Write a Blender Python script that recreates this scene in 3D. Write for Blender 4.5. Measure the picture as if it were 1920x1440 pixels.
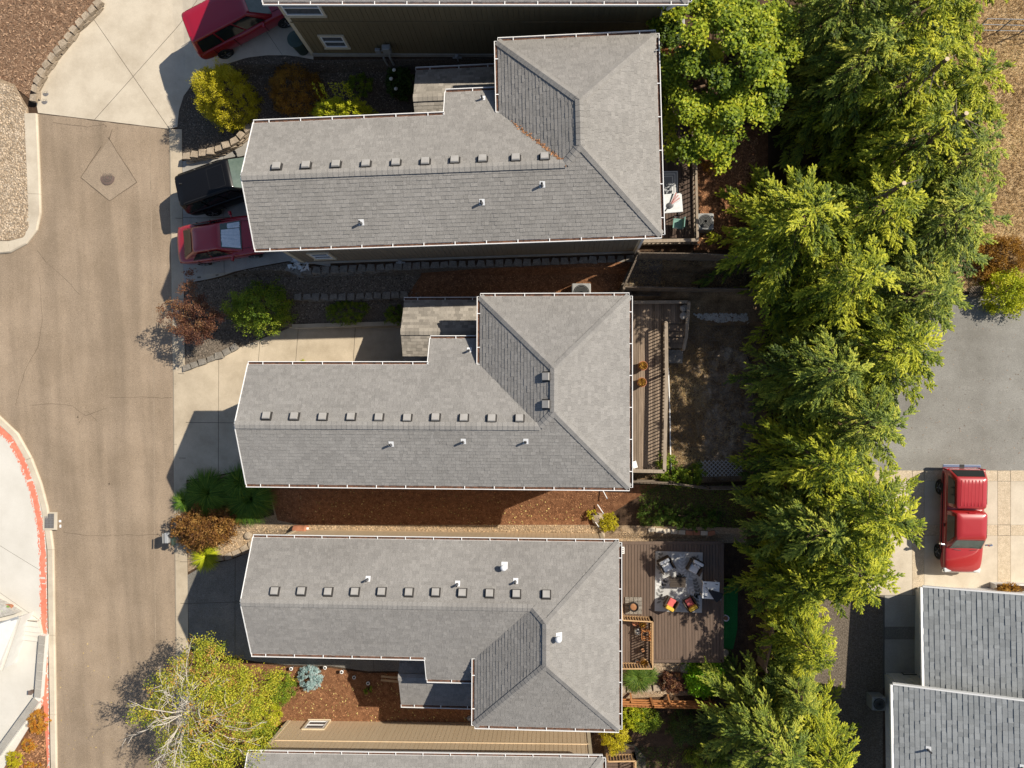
import bpy, bmesh, math, random
import numpy as np
from mathutils import Vector, Matrix
from mathutils.geometry import tessellate_polygon
random.seed(7); RNG = np.random.default_rng(7)
R = math.radians
for o in list(bpy.data.objects): bpy.data.objects.remove(o)
scene = bpy.context.scene
C = scene.collection

# ---------------------------------------------------------------- camera
CAM_H, CAM_F = 36.0, 1440.0            # metres above the middle lot, focal length in pixels of a 1920 px wide frame
_n = Vector((80/CAM_F, -47/CAM_F, -1)).normalized()
CAM_R = _n.rotation_difference(Vector((0, 0, -1))).to_matrix()
cam = bpy.data.cameras.new('camera'); cam_o = bpy.data.objects.new('camera', cam); C.objects.link(cam_o)
cam_o.matrix_world = Matrix.Translation((0, 0, CAM_H)) @ CAM_R.to_4x4()
cam.sensor_fit = 'HORIZONTAL'; cam.sensor_width = 36.0; cam.lens = 36.0*CAM_F/1920
cam.clip_start = 0.1; cam.clip_end = 3000
scene.camera = cam_o
scene.render.resolution_x = 1024; scene.render.resolution_y = 768

# ---------------------------------------------------------------- sky, sun, exposure
SHX, SHY = -0.90, -0.385                 # where the shadow of a 1 m post ends
SUN_EL = math.atan(1/math.hypot(SHX, SHY)); SUN_AZ = math.atan2(-SHX, -SHY)
w = bpy.data.worlds.new('World'); scene.world = w; w.use_nodes = True
nt = w.node_tree; bg = nt.nodes['Background']
sky = nt.nodes.new('ShaderNodeTexSky'); sky.sky_type = 'NISHITA'; sky.sun_disc = False
sky.sun_elevation = SUN_EL; sky.sun_rotation = SUN_AZ
nt.links.new(sky.outputs[0], bg.inputs[0]); bg.inputs[1].default_value = 0.078
sl = bpy.data.lights.new('sun', 'SUN'); sl.energy = 4.7; sl.angle = R(0.5); sl.color = (1.0, 0.92, 0.79)
so = bpy.data.objects.new('sun', sl); C.objects.link(so)
so.rotation_euler = Vector((SHX, SHY, -1)).to_track_quat('-Z', 'Y').to_euler(); so.location = (30, 14, 40)
scene.view_settings.view_transform = 'Standard'; scene.view_settings.look = 'None'
scene.view_settings.gamma = 1.0; scene.view_settings.exposure = 0.44

# ---------------------------------------------------------------- terrain: the street climbs to the north, the lots are terraced
TY = [-60, -25, -16.6, -15.6, -11.5, -6.2, -5.9, -5.3, -5.0, -3.2, -2.6, 3.85, 4.02, 4.7, 4.95, 5.12, 6.1, 6.3, 13.5, 14.2, 15.05, 15.25, 15.5, 60]
TZ = [-4.5, -3., -2.3, -1.95, -1.45, -1.4, -1.15, -1.05, -.95, -.05, 0, 0, .5, .62, .7, 1.05, 1.3, 1.95, 2.0, 2.1, 2.5, 3.12, 3.2, 3.4]
def sstep(t):
    t = min(1, max(0, t)); return t*t*(3-2*t)
def G(x, y):
    s = .125*(max(-30, min(30, y))-.7); t = float(np.interp(y, TY, TZ))
    a = sstep((x+17.5)/4.2); z = s+(t-s)*a
    b = sstep((x-8)/4.0); r = .06*max(-30, min(30, y))-.2
    return z+(r-z)*b
def P(px, py, z=0.0):
    d = CAM_R @ Vector(((px-960)/CAM_F, (720-py)/CAM_F, -1)); k = (CAM_H-z)/-d.z
    return Vector((d.x*k, d.y*k, z))
def PG(px, py, up=0.0):
    z = 0.0
    for _ in range(12):
        p = P(px, py, z); z = G(p.x, p.y)+up
    return P(px, py, z)

# ---------------------------------------------------------------- materials
MATS = {}
def mat(name, c1, c2=None, rough=.8, scale=8.0, detail=6.0, bump=0.0, bscale=None, metal=0.0, spec=.3, speck=0.0, speck_scale=120, coat=0.0, lo=.35, hi=.65, tint=None, trans=None, stretch=None, coord='pos'):
    """noise mix of two colours, optional fine speckle, bump and per-piece tint attribute"""
    if name in MATS: return MATS[name]
    m = bpy.data.materials.new(name); m.use_nodes = True; t = m.node_tree; N = t.nodes; L = t.links
    b = N['Principled BSDF']; b.inputs['Roughness'].default_value = rough; b.inputs['Metallic'].default_value = metal
    b.inputs['Specular IOR Level'].default_value = spec
    if coat: b.inputs['Coat Weight'].default_value = coat; b.inputs['Coat Roughness'].default_value = .04
    if coord == 'pos':
        g = N.new('ShaderNodeNewGeometry'); vec = g.outputs['Position']
    else:
        g = N.new('ShaderNodeTexCoord'); vec = g.outputs['Object']
    if stretch:
        mp = N.new('ShaderNodeMapping'); mp.inputs['Scale'].default_value = stretch; L.new(vec, mp.inputs[0]); vec2 = mp.outputs[0]
    else: vec2 = vec
    c2 = c2 or c1
    no = N.new('ShaderNodeTexNoise'); no.inputs['Scale'].default_value = scale; no.inputs['Detail'].default_value = detail; no.inputs['Roughness'].default_value = .65
    L.new(vec2, no.inputs['Vector'])
    ra = N.new('ShaderNodeValToRGB'); ra.color_ramp.elements[0].position = lo; ra.color_ramp.elements[1].position = hi
    ra.color_ramp.elements[0].color = (*c1, 1); ra.color_ramp.elements[1].color = (*c2, 1)
    L.new(no.outputs['Fac'], ra.inputs[0]); col = ra.outputs[0]
    if speck:
        n2 = N.new('ShaderNodeTexNoise'); n2.inputs['Scale'].default_value = speck_scale; n2.inputs['Detail'].default_value = 2
        L.new(vec, n2.inputs['Vector'])
        mr = N.new('ShaderNodeMapRange'); mr.inputs[1].default_value = .3; mr.inputs[2].default_value = .7; mr.inputs[3].default_value = 1-speck; mr.inputs[4].default_value = 1+speck
        L.new(n2.outputs['Fac'], mr.inputs[0])
        mx = N.new('ShaderNodeVectorMath'); mx.operation = 'SCALE'; L.new(col, mx.inputs[0]); L.new(mr.outputs[0], mx.inputs['Scale']); col = mx.outputs[0]
    if tint:
        at = N.new('ShaderNodeAttribute'); at.attribute_name = 'tint'
        mr = N.new('ShaderNodeMapRange'); mr.inputs[3].default_value = tint[0]; mr.inputs[4].default_value = tint[1]
        L.new(at.outputs['Fac'], mr.inputs[0])
        mx = N.new('ShaderNodeVectorMath'); mx.operation = 'SCALE'; L.new(col, mx.inputs[0]); L.new(mr.outputs[0], mx.inputs['Scale']); col = mx.outputs[0]
    L.new(col, b.inputs['Base Color'])
    if bump:
        nb = N.new('ShaderNodeTexNoise'); nb.inputs['Scale'].default_value = bscale or scale*4; nb.inputs['Detail'].default_value = 4
        L.new(vec, nb.inputs['Vector'])
        bu = N.new('ShaderNodeBump'); bu.inputs['Strength'].default_value = bump; bu.inputs['Distance'].default_value = .03
        L.new(nb.outputs['Fac'], bu.inputs['Height']); L.new(bu.outputs[0], b.inputs['Normal'])
    MATS[name] = m; return m
def leafmat(name, cols, trans=.35, rough=.55):
    """leaf: colour from the per-leaf tint, part of the light passes through"""
    if name in MATS: return MATS[name]
    m = bpy.data.materials.new(name); m.use_nodes = True; t = m.node_tree; N = t.nodes; L = t.links
    b = N['Principled BSDF']; b.inputs['Roughness'].default_value = rough; b.inputs['Specular IOR Level'].default_value = .25
    at = N.new('ShaderNodeAttribute'); at.attribute_name = 'tint'
    ra = N.new('ShaderNodeValToRGB'); cr = ra.color_ramp
    while len(cr.elements) < len(cols): cr.elements.new(.5)
    for i, c in enumerate(cols):
        cr.elements[i].position = i/(len(cols)-1); cr.elements[i].color = (*c, 1)
    L.new(at.outputs['Fac'], ra.inputs[0]); L.new(ra.outputs[0], b.inputs['Base Color'])
    tr = N.new('ShaderNodeBsdfTranslucent'); L.new(ra.outputs[0], tr.inputs[0])
    ms = N.new('ShaderNodeMixShader'); ms.inputs[0].default_value = trans
    L.new(b.outputs[0], ms.inputs[1]); L.new(tr.outputs[0], ms.inputs[2])
    L.new(ms.outputs[0], N['Material Output'].inputs['Surface'])
    MATS[name] = m; return m

def asphalt():
    m = mat('asphalt', (.27, .205, .142), (.325, .25, .178), rough=.9, scale=.55, detail=8, speck=.30, speck_scale=38, bump=.35, bscale=60)
    t = m.node_tree; N = t.nodes; L = t.links; b = N['Principled BSDF']
    src = b.inputs['Base Color'].links[0].from_socket
    g = N.new('ShaderNodeNewGeometry'); mp = N.new('ShaderNodeMapping'); mp.inputs['Scale'].default_value = (1.1, .035, 1)
    L.new(g.outputs['Position'], mp.inputs[0]); n = N.new('ShaderNodeTexNoise'); n.inputs['Scale'].default_value = 1.3; n.inputs['Detail'].default_value = 5
    L.new(mp.outputs[0], n.inputs['Vector'])
    mr = N.new('ShaderNodeMapRange'); mr.inputs[1].default_value = .36; mr.inputs[2].default_value = .62; mr.inputs[3].default_value = .84; mr.inputs[4].default_value = 1.07
    L.new(n.outputs['Fac'], mr.inputs[0]); mx = N.new('ShaderNodeVectorMath'); mx.operation = 'SCALE'
    L.new(src, mx.inputs[0]); L.new(mr.outputs[0], mx.inputs['Scale']); L.new(mx.outputs[0], b.inputs['Base Color'])
    sx = N.new('ShaderNodeSeparateXYZ'); L.new(g.outputs['Position'], sx.inputs[0])     # worn wheel band running down the street
    ky = N.new('ShaderNodeMath'); ky.operation = 'MULTIPLY_ADD'; ky.inputs[1].default_value = .0235; L.new(sx.outputs['Y'], ky.inputs[0]); L.new(sx.outputs['X'], ky.inputs[2])
    dv = N.new('ShaderNodeMath'); dv.operation = 'ADD'; dv.inputs[1].default_value = 21.15; L.new(ky.outputs[0], dv.inputs[0]); ab = N.new('ShaderNodeMath'); ab.operation = 'ABSOLUTE'; L.new(dv.outputs[0], ab.inputs[0])
    m2 = N.new('ShaderNodeMapRange'); m2.interpolation_type = 'SMOOTHSTEP'; m2.inputs[1].default_value = .12; m2.inputs[2].default_value = .75; m2.inputs[3].default_value = .86; m2.inputs[4].default_value = 1.0; L.new(ab.outputs[0], m2.inputs[0])
    m3 = N.new('ShaderNodeVectorMath'); m3.operation = 'SCALE'; L.new(mx.outputs[0], m3.inputs[0]); L.new(m2.outputs[0], m3.inputs['Scale']); L.new(m3.outputs[0], b.inputs['Base Color'])
    return m
asphalt()
mat('soil', (.045, .026, .016), (.09, .055, .032), rough=1, scale=3, bump=.9, bscale=25, speck=.5, speck_scale=40)
mat('mulch', (.13, .055, .025), (.25, .12, .058), rough=1, scale=5, bump=1.0, bscale=35, speck=.55, speck_scale=45)
mat('concrete', (.44, .375, .285), (.56, .49, .385), rough=.85, scale=.9, detail=9, speck=.10, speck_scale=60, bump=.15, bscale=90, lo=.3, hi=.6)
mat('concrete_white', (.55, .52, .46), (.62, .59, .53), rough=.85, scale=.6, detail=9, speck=.06, speck_scale=70, bump=.1, bscale=90)
mat('concrete_drive', (.36, .295, .21), (.50, .42, .31), rough=.85, scale=.9, detail=9, speck=.12, speck_scale=55, bump=.2, bscale=90, lo=.28, hi=.62)
mat('concrete_grey', (.30, .28, .245), (.40, .375, .33), rough=.9, scale=.9, detail=9, speck=.18, speck_scale=50, bump=.25, bscale=80)
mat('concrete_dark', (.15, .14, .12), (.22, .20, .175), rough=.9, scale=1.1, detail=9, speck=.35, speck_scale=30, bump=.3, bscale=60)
mat('aggregate', (.45, .365, .255), (.55, .455, .33), rough=.9, scale=6, detail=8, speck=.35, speck_scale=40, bump=.4, bscale=60)
mat('joint', (.11, .10, .085), rough=1)
mat('asphalt_grey', (.175, .165, .145), (.26, .25, .225), rough=.9, scale=.4, detail=10, speck=.25, speck_scale=36, bump=.2, bscale=80)
mat('crack', (.12, .09, .065), rough=1)
mat('asphalt_patch', (.27, .21, .15), (.32, .25, .18), rough=.9, scale=1.5, detail=8, speck=.3, speck_scale=38, bump=.35, bscale=60)
mat('gravel_dark', (.055, .044, .034), (.14, .112, .085), rough=1, scale=16, bump=1, bscale=28, speck=.5, speck_scale=35)
mat('gravel_brown', (.085, .068, .05), (.19, .155, .12), rough=1, scale=14, bump=1, bscale=28, speck=.5, speck_scale=35)
mat('gravel_tan', (.24, .17, .105), (.40, .30, .20), rough=1, scale=12, bump=1, bscale=26, speck=.4, speck_scale=32)
mat('pebble', (.40, .31, .215), (.46, .375, .28), rough=.8, scale=2, tint=(.5, 1.4))
mat('pebble_tan', (.40, .28, .16), (.46, .35, .23), rough=.8, scale=2, tint=(.5, 1.4))
mat('pebble_dark', (.125, .10, .076), (.17, .14, .108), rough=.85, scale=2, tint=(.3, 2.2))
mat('chip', (.28, .13, .06), (.38, .20, .10), rough=.9, scale=3, tint=(.35, 1.6))
mat('dry_ground', (.36, .24, .125), (.52, .38, .21), rough=1, scale=1.6, detail=9, bump=.8, bscale=20, speck=.3, speck_scale=30)
mat('yard_dirt', (.10, .064, .034), (.25, .17, .095), rough=1, scale=1.4, detail=9, bump=.9, bscale=18, speck=.45, speck_scale=26)
mat('pale_dirt', (.12, .078, .045), (.42, .35, .27), rough=1, scale=1.8, detail=9, bump=.8, bscale=18, speck=.3, speck_scale=26, lo=.42, hi=.68)
for nm_, a_, b_ in (('shingle', (.228, .216, .200), (.268, .254, .236)), ('shingle_b', (.230, .220, .207), (.264, .253, .239)), ('shingle_c', (.218, .207, .194), (.262, .250, .235))):
    mat(nm_, a_, b_, rough=.95, scale=.28, detail=9, speck=.30, speck_scale=55, bump=.25, bscale=140, tint=(.89, 1.08), spec=.15)
mat('mulch_pale', (.14, .075, .042), (.25, .155, .095), rough=1, scale=4, bump=1.0, bscale=35, speck=.5, speck_scale=45)
mat('chip_pale', (.27, .165, .10), (.36, .24, .155), rough=.9, scale=3, tint=(.4, 1.5))
mat('chip_yellow', (.42, .30, .10), (.52, .40, .16), rough=.9, scale=3, tint=(.6, 1.3))
mat('shingle_slate', (.245, .258, .262), (.285, .297, .302), rough=.95, scale=.7, detail=7, speck=.2, speck_scale=90, bump=.25, bscale=140, tint=(.86, 1.14), spec=.15)
mat('shingle_brown', (.27, .245, .21), (.32, .29, .25), rough=.95, scale=.9, detail=7, speck=.25, speck_scale=90, bump=.25, bscale=140, tint=(.72, 1.22), spec=.15)
mat('underlay', (.045, .042, .04), rough=1)
mat('white_paint', (.78, .77, .75), rough=.45, scale=3)
mat('cream_paint', (.56, .47, .33), (.62, .53, .38), rough=.6, scale=3)
mat('siding_olive', (.165, .125, .066), (.19, .145, .078), rough=.75, scale=1.2, detail=6, stretch=(4, 4, .4))
mat('siding_taupe', (.20, .165, .12), (.23, .19, .14), rough=.75, scale=1.2, stretch=(4, 4, .4))
mat('siding_sand', (.62, .475, .31), (.66, .515, .345), rough=.75, scale=1.2, stretch=(4, 4, .4))
mat('siding_white', (.62, .61, .58), (.70, .69, .66), rough=.6, scale=2)
mat('shade_debris', (.05, .03, .022), (.16, .08, .05), rough=1, scale=9)
mat('vent_metal', (.30, .285, .265), (.36, .345, .325), rough=.55, scale=3)
mat('pipe_dark', (.10, .10, .105), rough=.5)
mat('flashing', (.70, .71, .72), rough=.4)
mat('glass_dark', (.012, .016, .016), rough=.05, spec=.35)
mat('glass_green', (.075, .105, .09), (.11, .145, .125), rough=.08, spec=.5, scale=3)
mat('glass_pane', (.07, .08, .09), (.12, .13, .14), rough=.08, spec=.6, scale=6)
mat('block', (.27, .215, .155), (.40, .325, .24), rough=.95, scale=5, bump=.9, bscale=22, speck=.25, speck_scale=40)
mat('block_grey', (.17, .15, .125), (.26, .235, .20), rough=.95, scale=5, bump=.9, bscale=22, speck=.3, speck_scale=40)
mat('rock', (.33, .31, .28), (.50, .48, .44), rough=.9, scale=6, bump=.8, bscale=14)
mat('red_curb', (.66, .18, .11), (.72, .24, .155), rough=.8, scale=4, speck=.1, speck_scale=60)
mat('iron', (.12, .085, .07), (.18, .13, .11), rough=.7, scale=20, bump=.4)
mat('iron_grey', (.15, .145, .15), (.20, .195, .2), rough=.6, scale=20, bump=.4)
mat('deck_grey', (.17, .125, .088), (.25, .19, .14), rough=.85, scale=2.0, stretch=(9, .7, 1), tint=(.7, 1.3))
mat('deck_brown', (.105, .072, .052), (.135, .094, .070), rough=.6, scale=2.0, stretch=(9, .7, 1), tint=(.85, 1.15))
mat('deck_dark', (.075, .05, .038), (.11, .075, .055), rough=.8, scale=2.0, stretch=(9, .7, 1), tint=(.7, 1.3))
mat('rail_wood', (.24, .19, .14), (.33, .27, .205), rough=.85, scale=3, stretch=(4, 1, 1))
mat('rail_tan', (.42, .27, .14), (.52, .35, .19), rough=.8, scale=3)
mat('fence_orange', (.36, .15, .05), (.46, .21, .08), rough=.85, scale=3, stretch=(1, 4, 1))
mat('fence_grey', (.13, .10, .075), (.21, .17, .13), rough=.9, scale=3, stretch=(1, 4, 1))
mat('bark', (.10, .065, .04), (.17, .11, .07), rough=1, scale=9, bump=.8, bscale=20)
mat('bark_pale', (.46, .41, .34), (.58, .53, .46), rough=.8, scale=6, bump=.3, bscale=20)
mat('cut_wood', (.55, .42, .28), (.62, .50, .35), rough=.9, scale=20)
mat('terracotta', (.33, .13, .07), (.42, .18, .10), rough=.8, scale=6)
mat('plastic_green', (.035, .055, .045), rough=.5)
mat('black_plastic', (.015, .015, .016), rough=.5)
mat('rubber', (.018, .018, .018), rough=.85)
mat('chrome', (.72, .72, .73), rough=.15, metal=1.0)
mat('alloy', (.45, .45, .46), rough=.3, metal=1.0)
mat('paint_crimson', (.30, .006, .022), rough=.28, coat=.9, spec=.5, coord='obj')
mat('paint_red', (.33, .012, .02), rough=.28, coat=.9, spec=.5, coord='obj')
mat('paint_pickup', (.36, .022, .022), rough=.3, coat=.8, spec=.5, coord='obj')
mat('paint_black', (.006, .006, .007), rough=.35, coat=.15, spec=.2, coord='obj')
mat('lamp_red', (.35, .01, .01), rough=.2, coat=.5)
mat('lamp_clear', (.6, .62, .63), rough=.15, coat=.5)
mat('sunshade', (.62, .66, .68), (.74, .77, .78), rough=.32, scale=9, bump=.9, bscale=7, metal=.35)
mat('cushion_grey', (.56, .58, .60), (.64, .66, .68), rough=.9, scale=20)
mat('cushion_red', (.52, .10, .10), (.58, .14, .13), rough=.9, scale=20)
mat('cushion_yellow', (.60, .38, .05), (.66, .43, .07), rough=.9, scale=20)
mat('wicker', (.04, .03, .024), (.075, .06, .048), rough=.8, scale=60)
mat('turf', (.02, .15, .035), (.03, .22, .05), rough=.95, scale=14, bump=.8, bscale=120)
mat('ac_grey', (.25, .25, .24), (.30, .30, .29), rough=.5, scale=5)
mat('teal_seat', (.16, .30, .25), (.20, .36, .30), rough=.7, scale=8)
mat('awning_white', (.58, .60, .60), (.66, .68, .68), rough=.8, scale=8)
mat('stripe_pink', (.52, .26, .24), rough=.8)
mat('flower_white', (.75, .75, .70), rough=.8)
mat('ash_grey', (.30, .31, .32), rough=.7)
# leaves: few base colours along the tint
leafmat('leaf_conifer', [(0.04, 0.07, 0.008), (0.165, 0.222, 0.015), (0.436, 0.456, 0.026), (0.62, 0.6, 0.05)], 0.2)
leafmat('leaf_conifer_blue', [(0.041, 0.072, 0.013), (0.149, 0.21, 0.029), (0.392, 0.432, 0.05), (0.608, 0.576, 0.081)], 0.2)
leafmat('leaf_maple', [(0.034, 0.063, 0.006), (0.123, 0.184, 0.01), (0.302, 0.357, 0.018), (0.515, 0.493, 0.03)], 0.18)
leafmat('leaf_gold', [(0.2, 0.19, 0.008), (0.42, 0.37, 0.012), (0.58, 0.5, 0.02), (0.62, 0.53, 0.06)], 0.3)
leafmat('leaf_lime', [(0.184, 0.25, 0.01), (0.368, 0.411, 0.014), (0.552, 0.57, 0.024), (0.62, 0.589, 0.036)], 0.3)
leafmat('leaf_bright', [(0.075, 0.221, 0.009), (0.168, 0.386, 0.014), (0.281, 0.534, 0.02), (0.411, 0.62, 0.029)], 0.3)
leafmat('leaf_green', [(0.069, 0.128, 0.013), (0.139, 0.22, 0.016), (0.254, 0.33, 0.026), (0.393, 0.418, 0.041)], 0.28)
leafmat('leaf_dark', [(0.025, 0.051, 0.014), (0.048, 0.088, 0.017), (0.076, 0.128, 0.024), (0.119, 0.17, 0.034)], .3)
leafmat('leaf_rust', [(0.119, 0.06, 0.013), (0.255, 0.128, 0.022), (0.425, 0.221, 0.032), (0.561, 0.323, 0.048)], .45)
leafmat('leaf_orange', [(0.469, 0.173, 0.022), (0.62, 0.266, 0.036), (0.62, 0.375, 0.058), (0.62, 0.469, 0.086)], .45)
leafmat('leaf_plum', [(0.048, 0.022, 0.021), (0.129, 0.054, 0.037), (0.258, 0.119, 0.063), (0.42, 0.253, 0.114)], .45)
leafmat('leaf_bronze', [(0.081, 0.036, 0.018), (0.216, 0.099, 0.032), (0.378, 0.198, 0.047), (0.558, 0.342, 0.108)], .45)
leafmat('leaf_birch', [(0.137, 0.201, 0.016), (0.324, 0.367, 0.028), (0.546, 0.489, 0.04), (0.57, 0.57, 0.06), (0.57, 0.29, 0.082)], 0.3)
leafmat('leaf_spruce', [(0.15, 0.255, 0.255), (0.285, 0.42, 0.42), (0.45, 0.6, 0.585), (0.62, 0.62, 0.62)], .15)
leafmat('leaf_grass', [(0.048, 0.114, 0.017), (0.099, 0.209, 0.027), (0.22, 0.361, 0.043), (0.44, 0.532, 0.068)], .45)
leafmat('leaf_lawn', [(0.045, 0.09, 0.013), (0.081, 0.153, 0.019), (0.144, 0.216, 0.029), (0.234, 0.27, 0.048)], .3)
leafmat('leaf_straw', [(0.25, 0.156, 0.066), (0.413, 0.276, 0.127), (0.575, 0.408, 0.198), (0.62, 0.516, 0.275)], .3)

# ---------------------------------------------------------------- object helpers
def tag(o, label=None, cat=None, group=None, kind=None):
    if label: o['label'] = label
    if cat: o['category'] = cat
    if group: o['group'] = group
    if kind: o['kind'] = kind
    return o
WM = {}
def thing(name, label, cat, loc=(0, 0, 0), rz=0.0, group=None, parent=None, kind=None, tilt=None):
    o = bpy.data.objects.new(name, None); C.objects.link(o); o.empty_display_size = .2
    m = Matrix.Translation(loc) @ (tilt.to_4x4() if tilt else Matrix.Rotation(rz, 4, 'Z'))
    o.matrix_world = m; WM[o.name] = m
    return tag(o, label, cat, group, kind)
def link(name, me, parent=None, M=None):
    o = bpy.data.objects.new(name, me); C.objects.link(o)
    if parent is not None: o.parent = parent
    if M is not None: o.matrix_local = M
    return o
def wm(o):
    m = Matrix.Identity(4)
    while o is not None:
        m = (WM[o.name] if o.parent is None and o.name in WM else o.matrix_basis) @ m; o = o.parent
    return m
class MB:
    """collects simple shapes, then builds ONE mesh object"""
    def __init__(s): s.v = []; s.f = []; s.t = []
    def add(s, vs, fs, tint=.5):
        n = len(s.v); s.v += [tuple(p) for p in vs]; s.f += [tuple(n+i for i in f) for f in fs]; s.t += [tint]*len(vs); return s
    def box(s, c, d, rz=0.0, tint=.5, M=None, taper=1.0):
        x, y, z = d[0]/2, d[1]/2, d[2]/2; cr, sr = math.cos(rz), math.sin(rz); out = []
        for dz in (-z, z):
            k = taper if dz > 0 else 1
            for dx, dy in ((-x*k, -y*k), (x*k, -y*k), (x*k, y*k), (-x*k, y*k)):
                out.append(Vector((c[0]+dx*cr-dy*sr, c[1]+dx*sr+dy*cr, c[2]+dz)))
        if M: out = [M @ p for p in out]
        return s.add(out, [(3, 2, 1, 0), (4, 5, 6, 7), (0, 1, 5, 4), (1, 2, 6, 5), (2, 3, 7, 6), (3, 0, 4, 7)], tint)
    def beam(s, a, b, wd, ht, tint=.5):
        """box from a to b, wd across, ht upright"""
        a = Vector(a); b = Vector(b); d = (b-a).normalized(); up = Vector((0, 0, 1))
        if abs(d.z) > .95: up = Vector((0, 1, 0))
        sd = d.cross(up).normalized()*wd/2; u = sd.cross(d).normalized()*ht/2
        vs = [a-sd-u, a+sd-u, a+sd+u, a-sd+u, b-sd-u, b+sd-u, b+sd+u, b-sd+u]
        return s.add(vs, [(0, 1, 2, 3), (7, 6, 5, 4), (1, 0, 4, 5), (2, 1, 5, 6), (3, 2, 6, 7), (0, 3, 7, 4)], tint)
    def tube(s, pts, rad, n=6, tint=.5, cap=True):
        pts = [Vector(p) for p in pts]; m = len(pts)
        if not hasattr(rad, '__len__'): rad = [rad]*m
        base = len(s.v); prev = None
        for i, p in enumerate(pts):
            d = (pts[min(i+1, m-1)]-pts[max(i-1, 0)]).normalized()
            a = prev if prev is not None else (Vector((1, 0, 0)) if abs(d.x) < .8 else Vector((0, 1, 0)))
            a = (a-d*a.dot(d)).normalized(); prev = a; b = d.cross(a)
            for k in range(n):
                t = 2*math.pi*k/n; s.v.append(tuple(p+(a*math.cos(t)+b*math.sin(t))*rad[i])); s.t.append(tint)
        for i in range(m-1):
            for k in range(n):
                k2 = (k+1) % n; s.f.append((base+i*n+k, base+i*n+k2, base+(i+1)*n+k2, base+(i+1)*n+k))
        if cap: s.f.append(tuple(base+k for k in range(n))[::-1]); s.f.append(tuple(base+(m-1)*n+k for k in range(n)))
        return s
    def lathe(s, prof, c=(0, 0, 0), n=16, tint=.5, M=None):
        base = len(s.v)
        for r, z in prof:
            for k in range(n):
                t = 2*math.pi*k/n; p = Vector((c[0]+r*math.cos(t), c[1]+r*math.sin(t), c[2]+z)); s.v.append(tuple(M @ p if M else p)); s.t.append(tint)
        for i in range(len(prof)-1):
            for k in range(n):
                k2 = (k+1) % n; s.f.append((base+i*n+k, base+i*n+k2, base+(i+1)*n+k2, base+(i+1)*n+k))
        s.f.append(tuple(base+k for k in range(n))[::-1]); s.f.append(tuple(base+(len(prof)-1)*n+k for k in range(n)))
        return s
    def prism(s, poly, z0, z1, tint=.5):
        n = len(poly); vs = [(p[0], p[1], z0) for p in poly]+[(p[0], p[1], z1) for p in poly]
        fs = [tuple(range(n))[::-1], tuple(range(n, 2*n))]+[(i, (i+1) % n, n+(i+1) % n, n+i) for i in range(n)]
        return s.add(vs, fs, tint)
    def mesh(s, name, m, smooth=False):
        me = bpy.data.meshes.new(name); me.from_pydata(s.v, [], s.f)
        a = me.attributes.new('tint', 'FLOAT', 'POINT'); a.data.foreach_set('value', np.array(s.t, dtype=np.float32))
        me.materials.append(MATS[m])
        if smooth: me.polygons.foreach_set('use_smooth', [True]*len(me.polygons))
        me.update(); return me
    def build(s, name, m, parent=None, world=False, smooth=False, bevel=0.0, sub=0):
        """world=True: the coordinates are world ones although the object hangs under parent"""
        if world and parent is not None:
            inv = wm(parent).inverted(); s.v = [tuple(inv @ Vector(p)) for p in s.v]
        o = link(name, s.mesh(name, m, smooth), parent)
        if bevel:
            b = o.modifiers.new('bevel', 'BEVEL'); b.width = bevel; b.segments = 2; b.limit_method = 'ANGLE'
        if sub:
            b = o.modifiers.new('sub', 'SUBSURF'); b.levels = sub; b.render_levels = sub
        return o
def drape(poly, off, name, m, parent=None, skirt=0.0, step=.5, zf=None, kind='structure', link_it=True):
    """sheet over the terrain: polygon cut by the terrain grid, raised by off, edges turned down by skirt"""
    zf = zf or G
    bm = bmesh.new(); vs = [bm.verts.new((p[0], p[1], 0)) for p in poly]
    for t in tessellate_polygon([[Vector((p[0], p[1], 0)) for p in poly]]):
        try: bm.faces.new([vs[i] for i in t])
        except ValueError: pass
    xs = [p[0] for p in poly]; ys = [p[1] for p in poly]
    cuts = [('x', v) for v in np.arange(math.floor(min(xs)/step)*step, max(xs), step)]+[('y', v) for v in np.arange(math.floor(min(ys)/step)*step, max(ys), step)]+[('y', v) for v in TY]
    for ax, v in cuts:
        if ax == 'x' and not (min(xs) < v < max(xs)) or ax == 'y' and not (min(ys) < v < max(ys)): continue
        bmesh.ops.bisect_plane(bm, geom=bm.verts[:]+bm.edges[:]+bm.faces[:], dist=1e-5, plane_co=(v, v, 0), plane_no=(1, 0, 0) if ax == 'x' else (0, 1, 0))
    for v in bm.verts: v.co.z = zf(v.co.x, v.co.y)+off
    bmesh.ops.recalc_face_normals(bm, faces=bm.faces[:])
    if bm.faces and sum(f.normal.z for f in bm.faces) < 0: bmesh.ops.reverse_faces(bm, faces=bm.faces[:])
    if skirt:
        be = [e for e in bm.edges if e.is_boundary]; r = bmesh.ops.extrude_edge_only(bm, edges=be)
        for g in r['geom']:
            if isinstance(g, bmesh.types.BMVert): g.co.z -= skirt
    bmesh.ops.triangulate(bm, faces=[f for f in bm.faces if len(f.verts) > 4])
    if parent is not None: bm.transform(wm(parent).inverted())
    me = bpy.data.meshes.new(name); bm.to_mesh(me); bm.free(); me.materials.append(MATS[m]); me.update()
    o = link(name, me, parent)
    if parent is None: tag(o, kind=kind)
    return o
def pxy(pts, up=0.0): return [PG(a, b, up).to_2d() for a, b in pts]
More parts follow.
